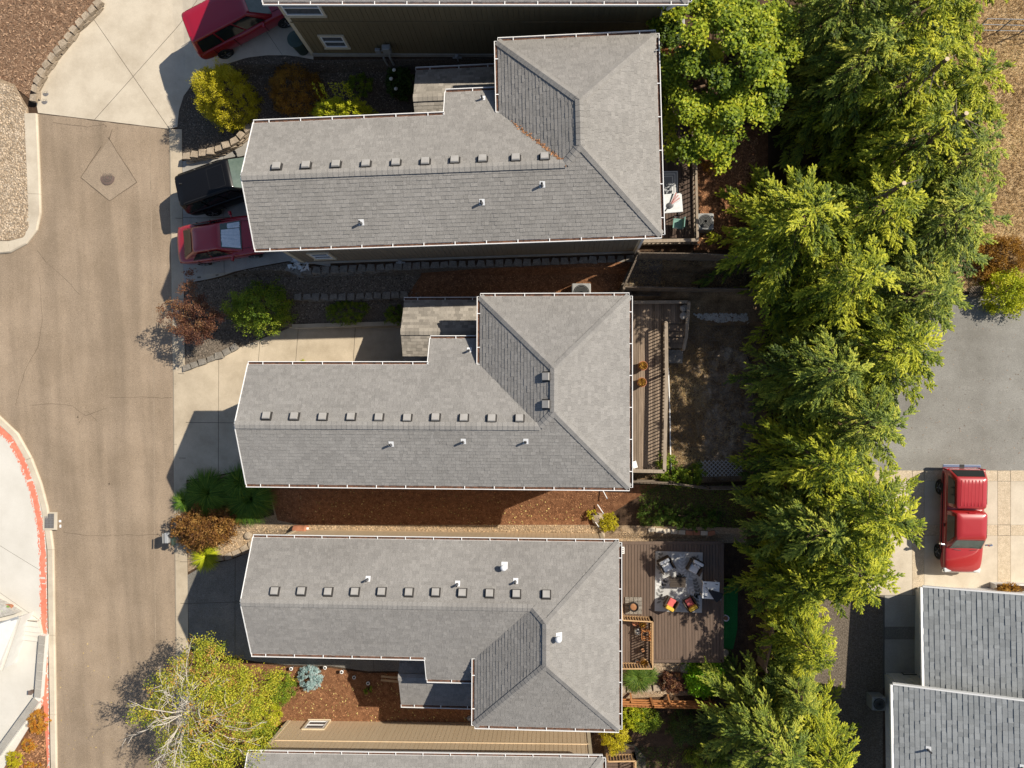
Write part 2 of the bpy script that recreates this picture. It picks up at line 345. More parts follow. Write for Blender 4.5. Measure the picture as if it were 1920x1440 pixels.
def clip_half(poly, a, n, d=0.0):
    """keep the side of the line through a with (p-a).n >= d"""
    out = []; k = len(poly)
    for i in range(k):
        p, q = poly[i], poly[(i+1) % k]; dp = (p[0]-a[0])*n[0]+(p[1]-a[1])*n[1]-d; dq = (q[0]-a[0])*n[0]+(q[1]-a[1])*n[1]-d
        if dp >= 0: out.append(p)
        if (dp >= 0) != (dq >= 0):
            t = dp/(dp-dq); out.append(Vector((p[0]+(q[0]-p[0])*t, p[1]+(q[1]-p[1])*t)))
    return out
def parea(p): return .5*abs(sum(p[i][0]*p[(i+1) % len(p)][1]-p[(i+1) % len(p)][0]*p[i][1] for i in range(len(p))))
def inside(p, poly):
    x, y = p[0], p[1]; c = False; n = len(poly)
    for i in range(n):
        a, b = poly[i], poly[(i+1) % n]
        if (a[1] > y) != (b[1] > y) and x < (b[0]-a[0])*(y-a[1])/(b[1]-a[1])+a[0]: c = not c
    return c
def paving(name, poly, m, cuts=(), off=.035, gap=.012, piece='slab'):
    """paved area: a dark bed and the slabs between the joint lines, each an object"""
    root = thing(name, None, None, (sum(p[0] for p in poly)/len(poly), sum(p[1] for p in poly)/len(poly), 0), kind='structure')
    drape(poly, off-.02, 'joint_bed', 'joint', root)
    ps = [poly]
    for a, b in cuts:
        d = Vector((b[0]-a[0], b[1]-a[1])).normalized(); n = Vector((-d.y, d.x)); nx = []
        for q in ps: nx += [clip_half(q, a, n, gap), clip_half(q, a, -n, gap)]
        ps = [q for q in nx if len(q) > 2 and parea(q) > .02]
    for q in ps: drape(q, off, piece, m, root, skirt=.018)
    return root
def leafmesh(name, cen, dirs, nor, ln, wd, tint, m):
    """one diamond-shaped face for each leaf"""
    n = len(cen); dirs = dirs/np.maximum(1e-6, np.linalg.norm(dirs, axis=1, keepdims=True))
    sd = np.cross(dirs, nor); sd /= np.maximum(1e-6, np.linalg.norm(sd, axis=1, keepdims=True))
    ln = np.broadcast_to(ln, n)[:, None]; wd = np.broadcast_to(wd, n)[:, None]
    v = np.empty((n, 4, 3), np.float32)
    v[:, 0] = cen-dirs*ln*.5; v[:, 1] = cen+sd*wd*.5+dirs*ln*.06; v[:, 2] = cen+dirs*ln*.5; v[:, 3] = cen-sd*wd*.5+dirs*ln*.06
    me = bpy.data.meshes.new(name); me.vertices.add(4*n); me.vertices.foreach_set('co', v.ravel())
    me.loops.add(4*n); me.loops.foreach_set('vertex_index', np.arange(4*n, dtype=np.int32))
    me.polygons.add(n); me.polygons.foreach_set('loop_start', np.arange(0, 4*n, 4, dtype=np.int32))
    a = me.attributes.new('tint', 'FLOAT', 'POINT'); a.data.foreach_set('value', np.repeat(np.clip(tint, 0, 1).astype(np.float32), 4))
    me.materials.append(MATS[m]); me.update(); me.validate(); return me

# ================================================================ THE GROUND
def build_ground():
    xs = [-600, -150, -70]+list(np.arange(-45, 45.01, .5))+[70, 150, 600]
    ys = sorted(set([-600, -150, -70]+[round(float(v), 3) for v in np.arange(-40, 40.01, .5)]+[round(v, 3) for v in TY]+[70, 150, 600]))
    vs = [(x, y, G(x, y)) for y in ys for x in xs]; n = len(xs)
    fs = [(j*n+i, j*n+i+1, (j+1)*n+i+1, (j+1)*n+i) for j in range(len(ys)-1) for i in range(n-1)]
    me = bpy.data.meshes.new('ground'); me.from_pydata(vs, [], fs); me.materials.append(MATS['soil']); me.update()
    tag(link('ground', me), kind='structure')
build_ground()

# ---- street
STREET = pxy([(72, 213), (180, 226), (318, 243), (321, 480), (325, 720), (327, 960), (330, 1200), (332, 1520), (112, 1520), (109, 1440), (106, 1250), (104, 1100), (100, 1000), (92, 950), (80, 905), (62, 858), (36, 812), (0, 778), (-60, 740), (-200, 720), (-200, 500), (-60, 478), (0, 476), (22, 474), (52, 458), (72, 432), (79, 400), (77, 330), (74, 260)])
street = drape(STREET, .012, 'street', 'asphalt')
def ribbon(pts, wd, name, m, parent, off, jit=0.0, seg=.25, zf=None):
    """thin strip over the ground along px points"""
    pl = [PG(a, b).to_2d() for a, b in pts]; out = [pl[0]]
    for a, b in zip(pl, pl[1:]):
        k = max(1, int((b-a).length/seg))
        out += [a.lerp(b, (i+1)/k)+Vector((random.gauss(0, jit), random.gauss(0, jit))) for i in range(k)]
    mb = MB(); zf = zf or G
    for i, p in enumerate(out):
        d = (out[min(i+1, len(out)-1)]-out[max(0, i-1)]).normalized(); n = Vector((-d.y, d.x))*wd*.5*random.uniform(.6, 1.3 if jit else 1)
        for q in (p+n, p-n): mb.v.append((q.x, q.y, zf(q.x, q.y)+off)); mb.t.append(.5)
        if i: k = 2*i; mb.f.append((k-2, k-1, k+1, k))
    return mb.build(name, m, parent, world=True)
for pts in ([(70, 470), (90, 495), (125, 525), (150, 552)], [(75, 520), (80, 600), (72, 650), (50, 690), (36, 730), (30, 760)], [(55, 760), (100, 757), (135, 760), (160, 780), (200, 765)], [(160, 775), (148, 795)], [(205, 745), (260, 745), (322, 745)], [(165, 772), (182, 790)],
            [(120, 998), (170, 1004), (240, 1003), (302, 1002)], [(100, 230), (135, 235), (165, 238), (195, 234), (199, 237)], [(75, 214), (130, 219), (200, 229), (318, 243)]):
    ribbon(pts, .016, 'crack', 'crack', street, .017, jit=.015)
DIAM = pxy([(205, 262), (257, 342), (205, 377), (152, 333)])
drape(DIAM, .018, 'asphalt_patch', 'asphalt_patch', street)
for a, b in (((203, 258), (257, 342)), ((257, 342), (206, 377)), ((206, 377), (152, 333)), ((152, 333), (190, 275)), ((205, 262), (211, 243))):
    ribbon([a, b], .03, 'patch_seam', 'crack', street, .022, jit=.006)
def round_lid(px, py, r, name, label, cat, m, rings, group=None):
    p = PG(px, py); t = thing(name, label, cat, (p.x, p.y, G(p.x, p.y)+.012), group=group)
    prof = [(r, 0), (r, .018), (r*.93, .022)]
    MB().lathe([(r*1.12, -.02), (r*1.12, .010), (r*1.0, .012)], n=28).build('lid_frame', m, t)
    MB().lathe([(r*.95, 0), (r*.95, .014), (.001, .016)], n=28).build('lid', m, t)
    for k in range(rings):
        q = r*(.86-.8*k/rings); MB().lathe([(q, .014), (q-.004, .03), (q-r*.07, .03), (q-r*.075, .014)], n=28).build('ring', 'joint' if k % 2 else m, t)
    return t
round_lid(202, 333, .31, 'manhole_cover', 'round rusty manhole cover with ring pattern in the street', 'manhole cover', 'iron', 5)
round_lid(86, 174, .15, 'utility_cap', 'round grey utility cap in pale concrete, farther from the street', 'utility cap', 'iron_grey', 2, 'utility caps')
round_lid(84, 189, .15, 'utility_cap', 'round grey utility cap in pale concrete, nearer the street', 'utility cap', 'iron_grey', 2, 'utility caps')

# ---- concrete apron at the head of the street
APRON = pxy([(72, 212), (68, 190), (72, 165), (88, 130), (118, 90), (160, 35), (190, -5), (230, -60), (760, -60), (760, -20), (590, 60), (588, 112), (556, 106), (538, 104), (500, 104), (467, 108), (443, 115), (400, 130), (362, 156), (345, 180), (336, 208), (333, 238), (318, 242)])
apron = paving('concrete_apron', APRON, 'concrete', [(PG(175, 35).to_2d(), PG(318, 242).to_2d()), (PG(175, 228).to_2d(), PG(345, 36).to_2d())], off=.03)
ribbon([(281, 246), (286, 520), (289, 720), (290, 1000), (292, 1200)], .05, 'seam_line', 'asphalt_patch', street, .016, jit=.004)
for q in ((199, 237), (146, 782), (205, 907)):
    c = PG(*q).to_2d(); k = random.uniform(.03, .06); drape([c+Vector((math.cos(a)*k*random.uniform(.6, 1.2), math.sin(a)*k*random.uniform(.6, 1.2))) for a in np.arange(0, 6.2, .7)], .0165, 'oil_spot', 'crack', street)
ribbon([(480, 0), (500, 60), (530, 104)], .02, 'joint_line', 'joint', apron, .034)

# ---- kerbs: real steps with rounded top edge
def kerb(name, line, wd, ht=.13, side=1, m='concrete', pieces=None, seg=.4):
    """kerb of width wd to the given side of a px line"""
    pl = [PG(a, b).to_2d() for a, b in line]; out = [pl[0]]
    for a, b in zip(pl, pl[1:]):
        k = max(1, int((b-a).length/seg)); out += [a.lerp(b, (i+1)/k) for i in range(k)]
    root = thing(name, None, None, (out[0].x, out[0].y, 0), kind='structure')
    per = pieces or 8; i = 0
    while i < len(out)-1:
        j = min(len(out)-1, i+per); mb = MB()
        for k in range(i, j+1):
            d = (out[min(k+1, len(out)-1)]-out[max(0, k-1)]).normalized(); n = Vector((-d.y, d.x))*side; p = out[k]
            if k == i: p = p+d*.006
            if k == j: p = p-d*.006
            g = G(p.x, p.y)
            for o, z in ((0, -.03), (.0, ht*.55), (.05, ht), (wd-.02, ht), (wd, ht-.02), (wd, -.03)):
                q = p+n*o; mb.v.append((q.x, q.y, g+z)); mb.t.append(.5)
            if k > i:
                b = 6*(k-i)
                for e in range(5): mb.f.append((b-6+e, b-5+e, b+1+e, b+e))
        mb.f.append(tuple(range(6))); mb.f.append(tuple(len(mb.v)-1-e for e in range(6)))
        mb.build('kerb_stone', m, root, world=True); i = j
    return root
kerb('kerb', [(72, 214), (74, 260), (77, 330), (79, 400), (72, 432), (52, 458), (22, 474), (0, 476), (-60, 478)], .62, side=-1, m='concrete')
RIGHT_EDGE = [(318, 243), (320, 400), (322, 520), (325, 720), (327, 960), (330, 1200), (332, 1500)]
kerb('kerb', RIGHT_EDGE, .26, ht=.05, side=1, m='concrete_drive', pieces=7)
STRIP_A = [(324, 243), (326, 400), (328, 520), (331, 720), (334, 960), (337, 1200), (339, 1500)]
strip = pxy(STRIP_A)+pxy([(357, 1500), (354, 1200), (351, 960), (348, 720), (345, 520), (343, 400), (342, 243)])
paving('pavement', strip, 'concrete_drive', [(PG(300, y).to_2d(), PG(400, y+2).to_2d()) for y in (408, 560, 700, 858, 1052, 1130, 1260, 1360)], off=.052)
LEFT_EDGE = [(-60, 735), (0, 778), (36, 812), (62, 858), (80, 905), (92, 950), (98, 990), (103, 1030), (104, 1100), (106, 1250), (109, 1440), (112, 1520)]
kerb('kerb', LEFT_EDGE, .32, side=-1, m='concrete', pieces=10)
# left island: white paving with the red painted edge
def offset_px(line, dx): return [(a-dx, b) for a, b in line]
ISL = [(-60, 752), (0, 792), (28, 818), (52, 862), (69, 908), (80, 952), (86, 990), (90, 1030), (91, 1100), (93, 1250), (96, 1440), (99, 1520)]
paving('pavement', pxy(ISL)+pxy([(-200, 1520), (-200, 752)]), 'concrete_white', [(PG(-50, 990).to_2d(), PG(40, 1045).to_2d()), (PG(0, 1108).to_2d(), PG(60, 1150).to_2d())], off=.125)
def red_paint():
    a = [(-60, 752), (0, 794), (27, 819), (50, 862), (67, 908), (78, 952), (85, 990), (88.5, 1030), (90, 1100), (92, 1250), (95, 1440), (98, 1520)]
    pl = [PG(x, y).to_2d() for x, y in a]; out = [pl[0]]
    for p, q in zip(pl, pl[1:]):
        k = max(1, int((q-p).length/.05)); out += [p.lerp(q, (i+1)/k) for i in range(k)]
    root = thing('kerb_paint', None, None, (out[0].x, out[0].y, 0), kind='structure'); mb = MB(); prev = False; e1 = e2 = 0
    for i, p in enumerate(out):
        d = (out[min(i+1, len(out)-1)]-out[max(0, i-1)]).normalized(); n = Vector((d.y, -d.x))
        e1 = .75*e1+random.gauss(0, .012); e2 = .75*e2+random.gauss(0, .016)
        thin = .6+.4*math.sin(i*.021+1)*math.sin(i*.057)
        worn = (i % 97) in (3, 4) or (i % 143) == 60
        wdt = .22+.05*thin
        for o in (.0+e1, wdt+e2): q = p-n*(-.02)+n*o; mb.v.append((q.x, q.y, G(q.x, q.y)+.134)); mb.t.append(.5)
        if i and not worn: k = 2*i; mb.f.append((k-2, k-1, k+1, k))
    mb.build('paint_strip', 'red_curb', root, world=True)
    # ragged flecks beside the strip
    mb = MB()
    for i in range(1400):
        k = random.randrange(len(out)-1); p = out[k]; d = (out[k+1]-p).normalized(); n = Vector((d.y, -d.x))
        o = random.choice([random.uniform(-.05, .02), random.uniform(.22, .33)]); q = p+n*(.02+o); s = random.uniform(.008, .03)
        z = G(q.x, q.y)+.1345
        mb.add([(q.x-s, q.y-s*2, z), (q.x+s, q.y-s, z), (q.x+s*.6, q.y+s*2, z), (q.x-s*.8, q.y+s, z)], [(0, 1, 2, 3)])
    tag(mb.build('paint_fleck', 'red_curb', root, world=True), kind='stuff')
red_paint()

# ---- driveways of the three middle houses
D1 = pxy([(343, 303), (410, 288), (440, 276), (480, 250), (620, 240), (620, 500), (570, 492), (540, 490), (470, 503), (345, 531)])
paving('driveway', D1, 'concrete_grey', [(PG(345, 408).to_2d(), PG(480, 408).to_2d()), (PG(420, 300).to_2d(), PG(421, 500).to_2d())], off=.05)
D2 = pxy([(346, 690), (385, 676), (430, 660), (500, 632), (545, 613), (770, 608), (800, 640), (800, 720), (640, 760), (640, 880), (456, 880), (400, 893), (350, 900)])
paving('driveway', D2, 'concrete_drive', [(PG(411, 650).to_2d(), PG(411, 900).to_2d()), (PG(345, 792).to_2d(), PG(460, 793).to_2d()), (PG(484, 600).to_2d(), PG(484, 690).to_2d()), (PG(554, 600).to_2d(), PG(554, 690).to_2d()), (PG(662, 600).to_2d(), PG(662, 690).to_2d())], off=.05)
D3 = pxy([(352, 1078), (380, 1062), (430, 1050), (480, 1032), (620, 1040), (620, 1236), (760, 1238), (770, 1258), (690, 1258), (620, 1248), (540, 1246), (470, 1238), (356, 1215)])
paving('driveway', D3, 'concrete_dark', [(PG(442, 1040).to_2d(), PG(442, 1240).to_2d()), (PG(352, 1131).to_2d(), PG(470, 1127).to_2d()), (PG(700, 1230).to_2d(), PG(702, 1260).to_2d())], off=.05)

# ---- planting beds
BEDS = {}
def bed(name, pts, m, off=.028, px=True):
    poly = pxy(pts) if px else pts; BEDS[name] = poly; return drape(poly, off, name, m)
bed('gravel_bed', [(333, 238), (336, 208), (345, 180), (362, 156), (400, 130), (443, 115), (467, 108), (500, 104), (538, 104), (556, 106), (588, 113), (940, 112), (940, 230), (480, 240), (465, 255), (440, 276), (410, 286), (345, 298), (338, 290)], 'gravel_dark', .02)
bed('mulch_bed', [(346, 533), (470, 505), (540, 492), (580, 513), (1185, 485), (1240, 470), (1240, 555), (905, 558), (760, 605), (545, 612), (500, 631), (430, 659), (385, 675), (346, 688)], 'gravel_brown', .022)
bed('mulch_bed', [(790, 512), (1185, 490), (1160, 545), (905, 565), (760, 570), (770, 545)], 'mulch', .032)
bed('mulch_bed', [(440, 880), (1240, 905), (1150, 960), (1120, 988), (520, 990), (480, 975)], 'mulch', .022)
bed('gravel_bed', [(350, 903), (456, 884), (500, 905), (520, 975), (560, 984), (1105, 984), (1160, 985), (1400, 990), (1400, 1012), (1160, 1022), (480, 1034), (430, 1046), (380, 1058), (353, 1072)], 'gravel_tan', .026)
bed('gravel_bed', [(350, 905), (450, 890), (500, 905), (515, 965), (480, 975), (400, 975), (352, 975)], 'soil', .034)
bed('mulch_bed', [(340, 1218), (470, 1242), (540, 1250), (620, 1252), (690, 1262), (760, 1260), (900, 1262), (900, 1372), (540, 1372), (480, 1395), (450, 1440), (450, 1520), (342, 1520)], 'mulch', .022)
bed('mulch_bed', [(190, -5), (230, -60), (-100, -60), (-100, 160), (0, 150), (30, 165), (62, 190), (72, 160), (118, 88)], 'mulch_pale', .04)
bed('gravel_bed', [(-60, 145), (0, 148), (30, 160), (56, 205), (60, 428), (46, 446), (20, 452), (-60, 450)], 'gravel_tan', .10)
bed('mulch_bed', [(85, 1318), (93, 1440), (96, 1520), (-20, 1520), (10, 1440)], 'mulch', .15)
bed('mulch_bed', [(-40, 1230), (10, 1210), (3, 1260), (-40, 1340)], 'mulch', .15)
# back yards
bed('yard', [(1195, 478), (1420, 488), (1440, 545), (1170, 540)], 'yard_dirt', .02)
bed('yard', [(1165, 545), (1440, 548), (1440, 900), (1180, 910)], 'yard_dirt', .022)
bed('dirt_patch', [(1300, 690), (1330, 660), (1365, 650), (1400, 665), (1415, 720), (1418, 820), (1400, 862), (1350, 872), (1312, 850), (1302, 780)], 'pale_dirt', .03)
bed('yard', [(1180, 905), (1440, 905), (1440, 985), (1180, 985)], 'soil', .02)
bed('path', [(1105, 985), (1180, 985), (1260, 1000), (1400, 1003), (1400, 1018), (1150, 1022)], 'gravel_tan', .03)
bed('gravel_bed', [(1160, 1240), (1370, 1240), (1400, 1300), (1160, 1310)], 'gravel_tan', .02)
bed('yard', [(1300, 240), (1440, 240), (1440, 470), (1300, 470)], 'mulch', .02)
bed('yard', [(1120, 1340), (1440, 1340), (1440, 1520), (1120, 1520)], 'soil', .02)
bed('path', [(1150, 1400), (1180, 1385), (1210, 1420), (1215, 1520), (1190, 1520), (1180, 1440)], 'gravel_brown', .03)
# neighbours to the east
bed('dry_field', [(1760, -120), (2300, -120), (2300, 545), (1800, 548), (1770, 400)], 'dry_ground', .02)
bed('parking_court', [(1560, 552), (2300, 552), (2300, 884), (1560, 884)], 'asphalt_grey', .02)
CE = pxy([(1600, 882), (2300, 882), (2300, 1112), (1715, 1112), (1715, 1290), (1655, 1290), (1655, 1112), (1600, 1112)])
east = thing('driveway', None, None, (CE[0].x, CE[0].y, 0), kind='structure')
drape(CE, .02, 'joint_bed', 'joint', east)
XS = [1600, 1710, 1732, 1870, 1894, 2030, 2054, 2300]; YS = [882, 902, 984, 1004, 1116]
for i in range(len(XS)-1):
    for j in range(len(YS)-1):
        bandm = i in (1, 3, 5) or j in (0, 2)
        a = pxy([(XS[i], YS[j]), (XS[i+1], YS[j]), (XS[i+1], YS[j+1]), (XS[i], YS[j+1])]); c = sum(a, Vector((0, 0)))/4
        drape([c+(p-c)*(1-.012/max(.3, (p-c).length)) for p in a], .034, 'slab', 'aggregate' if bandm else 'concrete', east, skirt=.012)
for y0, y1, mm in ((1116, 1175, 'concrete_grey'), (1175, 1198, 'concrete_dark'), (1198, 1285, 'concrete_grey')):
    a = pxy([(1658, y0), (1735, y0), (1735, y1), (1658, y1)]); c = sum(a, Vector((0, 0)))/4
    drape([c+(p-c)*(1-.012/max(.3, (p-c).length)) for p in a], .034, 'slab', mm, east, skirt=.012)
bed('gravel_bed', [(1480, 1080), (1655, 1080), (1655, 1560), (1480, 1560)], 'gravel_brown', .018)

# ---- loose stones, chips and dry grass as real geometry (uncountable)
def scatter_pts(poly, n):
    xs = [p[0] for p in poly]; ys = [p[1] for p in poly]; out = []
    while len(out) < n:
        p = (random.uniform(min(xs), max(xs)), random.uniform(min(ys), max(ys)))
        if inside(p, poly): out.append(p)
    return out
OCT = [(1, 0, 0), (.5, .87, 0), (-.5, .87, 0), (-1, 0, 0), (-.5, -.87, 0), (.5, -.87, 0), (.45, .2, .75), (-.3, .42, .75), (-.2, -.45, .75)]
OCF = [(0, 1, 6), (1, 2, 7, 6), (2, 3, 7), (3, 4, 8, 7), (4, 5, 8), (5, 0, 6, 8), (6, 7, 8)]
def pebbles(name, poly, n, lo, hi, m, off, label=None, zf=None):
    mb = MB(); zf = zf or G
    for x, y in scatter_pts(poly, n):
        s = random.uniform(lo, hi); a = random.uniform(0, 6.28); e = random.uniform(.6, 1); ca, sa = math.cos(a), math.sin(a); z = zf(x, y)+off-.2*s
        mb.add([(x+(u*ca-v*e*sa)*s, y+(u*sa+v*e*ca)*s, z+q*s*.8) for u, v, q in OCT], OCF, random.random()**1.3)
    o = mb.build(name, m); tag(o, label, 'gravel' if label else None, kind='stuff'); return o
pebbles('river_rock', pxy([(-20, 152), (25, 162), (52, 206), (57, 426), (44, 444), (18, 450), (-20, 449)]), 5200, .025, .075, 'pebble', .10)
pebbles('river_rock', pxy([(500, 985), (1130, 985), (1130, 1008), (480, 1010), (450, 1040), (420, 1046), (420, 1000), (440, 970)]), 4200, .02, .06, 'pebble_tan', .026)
pebbles('dark_gravel', pxy([(337, 236), (340, 205), (364, 158), (443, 118), (540, 107), (600, 115), (740, 130), (760, 215), (480, 225), (440, 272), (345, 292)]), 4200, .02, .045, 'pebble_dark', .02)
pebbles('brown_gravel', pxy([(350, 532), (540, 495), (780, 515), (790, 560), (560, 605), (420, 655), (350, 680)]), 4600, .02, .05, 'pebble_dark', .022)
pebbles('yard_gravel', pxy([(1165, 1242), (1350, 1242), (1350, 1300), (1165, 1300)]), 1300, .02, .05, 'pebble', .02)
pebbles('yard_gravel', pxy([(1160, 990), (1350, 1003), (1350, 1016), (1160, 1020)]), 700, .02, .045, 'pebble_tan', .03)
pebbles('white_stones', pxy([(1300, 588), (1400, 588), (1402, 607), (1385, 600), (1350, 605), (1310, 597)]), 500, .03, .07, 'rock', .02)
def chips(name, poly, n, m, off, lo=.03, hi=.09, wd=.3, flat=.35):
    mb = MB()
    for x, y in scatter_pts(poly, n):
        l = random.uniform(lo, hi); a = random.uniform(0, 6.28); d = Vector((math.cos(a), math.sin(a), random.gauss(0, flat))); s = Vector((-d.y, d.x, random.gauss(0, flat)))*wd
        c = Vector((x, y, G(x, y)+off+l*.25)); mb.add([c-d*l-s*l, c+d*l-s*l, c+d*l+s*l, c-d*l+s*l], [(0, 1, 2, 3)], random.random())
    return tag(mb.build(name, m), kind='stuff')
chips('bark_chips', pxy([(470, 1246), (690, 1262), (895, 1262), (895, 1370), (545, 1370), (470, 1400)]), 6000, 'chip', .016, .012, .04)
chips('bark_chips', pxy([(520, 910), (1180, 910), (1120, 984), (520, 984)]), 6000, 'chip', .016, .012, .04)
chips('bark_chips', pxy([(170, 5), (200, -40), (-40, -40), (-40, 150), (0, 146), (55, 180), (75, 150), (118, 80)]), 5000, 'chip_pale', .04, .02, .07)
chips('bark_chips', pxy([(800, 515), (1180, 492), (1160, 540), (905, 560), (780, 550)]), 3000, 'chip', .028, .012, .04)
chips('bark_chips', pxy([(86, 1322), (92, 1440), (20, 1440)]), 600, 'chip', .15)
chips('fallen_leaves', pxy([(540, 1262), (890, 1300), (890, 1368), (545, 1368)]), 260, 'chip_yellow', .04, .02, .04, .6)
chips('fallen_leaves', pxy([(560, 915), (1100, 940), (1100, 984), (560, 984)]), 160, 'chip_yellow', .04, .02, .04, .6)
chips('fallen_needles', pxy([(1700, 580), (1920, 580), (1920, 870), (1700, 870)]), 160, 'chip_pale', .022, .012, .03, .4)
chips('fallen_leaves', pxy([(90, 1150), (330, 1250), (330, 1440), (112, 1440)]), 90, 'chip_yellow', .02, .015, .03, .6)
chips('fallen_leaves', pxy([(1302, 260), (1420, 260), (1420, 460), (1302, 460)]), 3800, 'chip', .02, .02, .06)
chips('yard_litter', pxy([(1255, 600), (1425, 600), (1425, 900), (1255, 900)]), 3200, 'fence_grey', .03, .03, .12, .08)
def grass(name, poly, n, h, m, off=.02, lean=.9, wd=.02, label=None):
    pts = np.array(scatter_pts(poly, n)); z = np.array([G(x, y)+off for x, y in pts]); a = RNG.uniform(0, 6.28, n); hh = h*RNG.uniform(.5, 1.2, n)
    d = np.stack([np.cos(a)*lean, np.sin(a)*lean, RNG.uniform(.2, 1, n)], 1); d /= np.linalg.norm(d, axis=1, keepdims=True)
    cen = np.stack([pts[:, 0], pts[:, 1], z], 1)+d*hh[:, None]*.5; nor = np.stack([RNG.normal(0, .5, n), RNG.normal(0, .5, n), np.ones(n)], 1)
    o = link(name, leafmesh(name, cen, d, nor, hh, wd, .5+.5*np.sin(pts[:, 0]*1.3)*np.sin(pts[:, 1]*1.7)*.6+RNG.normal(0, .2, n), m)); return tag(o, kind='stuff')
grass('dry_grass', pxy([(1780, -30), (1960, -30), (1960, 540), (1800, 540)]), 22000, .22, 'leaf_straw', wd=.022)
grass('lawn_grass', pxy([(1200, 908), (1400, 908), (1400, 990), (1200, 985)]), 7000, .12, 'leaf_lawn')
grass('yard_straw', pxy([(1190, 482), (1420, 490), (1430, 545), (1175, 540)]), 2500, .2, 'leaf_straw', wd=.012)
grass('yard_straw', pxy([(1300, 660), (1415, 660), (1415, 870), (1300, 870)]), 2600, .25, 'leaf_straw', wd=.012)
grass('yard_straw', pxy([(1255, 650), (1330, 650), (1320, 880), (1255, 880)]), 4500, .22, 'leaf_straw', wd=.012)
grass('yard_straw', pxy([(1180, 1400), (1420, 1400), (1420, 1440), (1180, 1440)]), 2000, .15, 'leaf_lawn', wd=.015)

# ================================================================ HOUSES
COURSE = .145
def clip_rect(poly, u0, u1, v0, v1):
    q = clip_half(poly, (u0, 0), (1, 0))
    if len(q) > 2: q = clip_half(q, (u1, 0), (-1, 0))
    if len(q) > 2: q = clip_half(q, (0, v0), (0, 1))
    if len(q) > 2: q = clip_half(q, (0, v1), (0, -1))
    return q
def shingle_plane(poly3, course=COURSE, widths=(.12, .16, .21, .27), th=(.010, .015, .021), seed=0):
    """clipped tabs of one roof plane: (frame matrix, list of (poly2d, v0, course, thickness, tint, full width or None))"""
    rnd = random.Random(seed); p = [Vector(q) for q in poly3]
    n = Vector((0, 0, 0))
    for i in range(len(p)): n += p[i].cross(p[(i+1) % len(p)])
    n.normalize()
    if n.z < 0: n = -n
    up = (Vector((0, 0, 1))-n*n.z).normalized(); u = up.cross(n).normalized(); low = min(p, key=lambda q: q.z); o = low
    M = Matrix(((u.x, up.x, n.x, o.x), (u.y, up.y, n.y, o.y), (u.z, up.z, n.z, o.z), (0, 0, 0, 1)))
    q2 = [Vector(((q-o).dot(u), (q-o).dot(up))) for q in p]
    us = [q.x for q in q2]; vm = max(q.y for q in q2); out = []; r = 0; v = 0.0
    while v < vm-.005:
        x = min(us)-rnd.uniform(0, .3)
        while x < max(us):
            wdt = rnd.choice(widths); c = clip_rect(q2, x+.002, x+wdt-.002, v, min(v+course, vm))
            if len(c) > 2 and parea(c) > .0006:
                full = wdt if abs(parea(c)-(wdt-.004)*course) < 1e-4 else None
                out.append((c, v, rnd.choice(th), rnd.choice((.05, .25, .4, .5, .6, .75, .95)), full, x))
            x += wdt
        v += course; r += 1
    return M, out, course
def tab_geo(mb, poly, v0, course, th, tint, M=None):
    k = len(poly); top = [Vector((p[0], p[1], .004+th*(1-.85*(p[1]-v0)/course))) for p in poly]; bot = [Vector((p[0], p[1], 0)) for p in poly]
    vs = top+bot
    if M: vs = [M @ q for q in vs]
    if abs(sum(poly[i][0]*poly[(i+1) % k][1]-poly[(i+1) % k][0]*poly[i][1] for i in range(k))) < 1e-7: return
    mb.add(vs, [tuple(range(k))]+[(i, k+i, k+(i+1) % k, (i+1) % k) for i in range(k)], tint)
TABS = {}
def tab_mesh(wdt, course, th, tint, m):
    key = (wdt, course, th, tint, m)
    if key not in TABS:
        mb = MB(); tab_geo(mb, [(0.002, 0), (wdt-.002, 0), (wdt-.002, course), (0.002, course)], 0, course, th, tint); TABS[key] = mb.mesh('shingle', m)
    return TABS[key]
def shingle_roof(roof, planes, m, seed, limit=300, **kw):
    """roof: part object; every plane is laid with tabs; the largest become parts, the rest one joined part"""
    allp = []
    for i, pl in enumerate(planes):
        M, tabs, course = shingle_plane(pl, seed=seed*31+i, **kw); allp += [(M, course)+t for t in tabs]
    fulls = [i for i, t in enumerate(allp) if t[6] is not None]
    random.Random(seed).shuffle(fulls); fulls.sort(key=lambda i: -allp[i][6]); single = set(fulls[:limit])
    mb = MB()
    for i, (M, course, poly, v0, th, tint, full, x) in enumerate(allp):
        if i in single: link('shingle', tab_mesh(full, course, th, tint, m), roof, M @ Matrix.Translation((x, v0, 0)))
        else: tab_geo(mb, poly, v0, course, th, tint, M)
    if mb.v: tag(mb.build('shingle_courses', m, roof), kind='stuff')
CAPM = {}
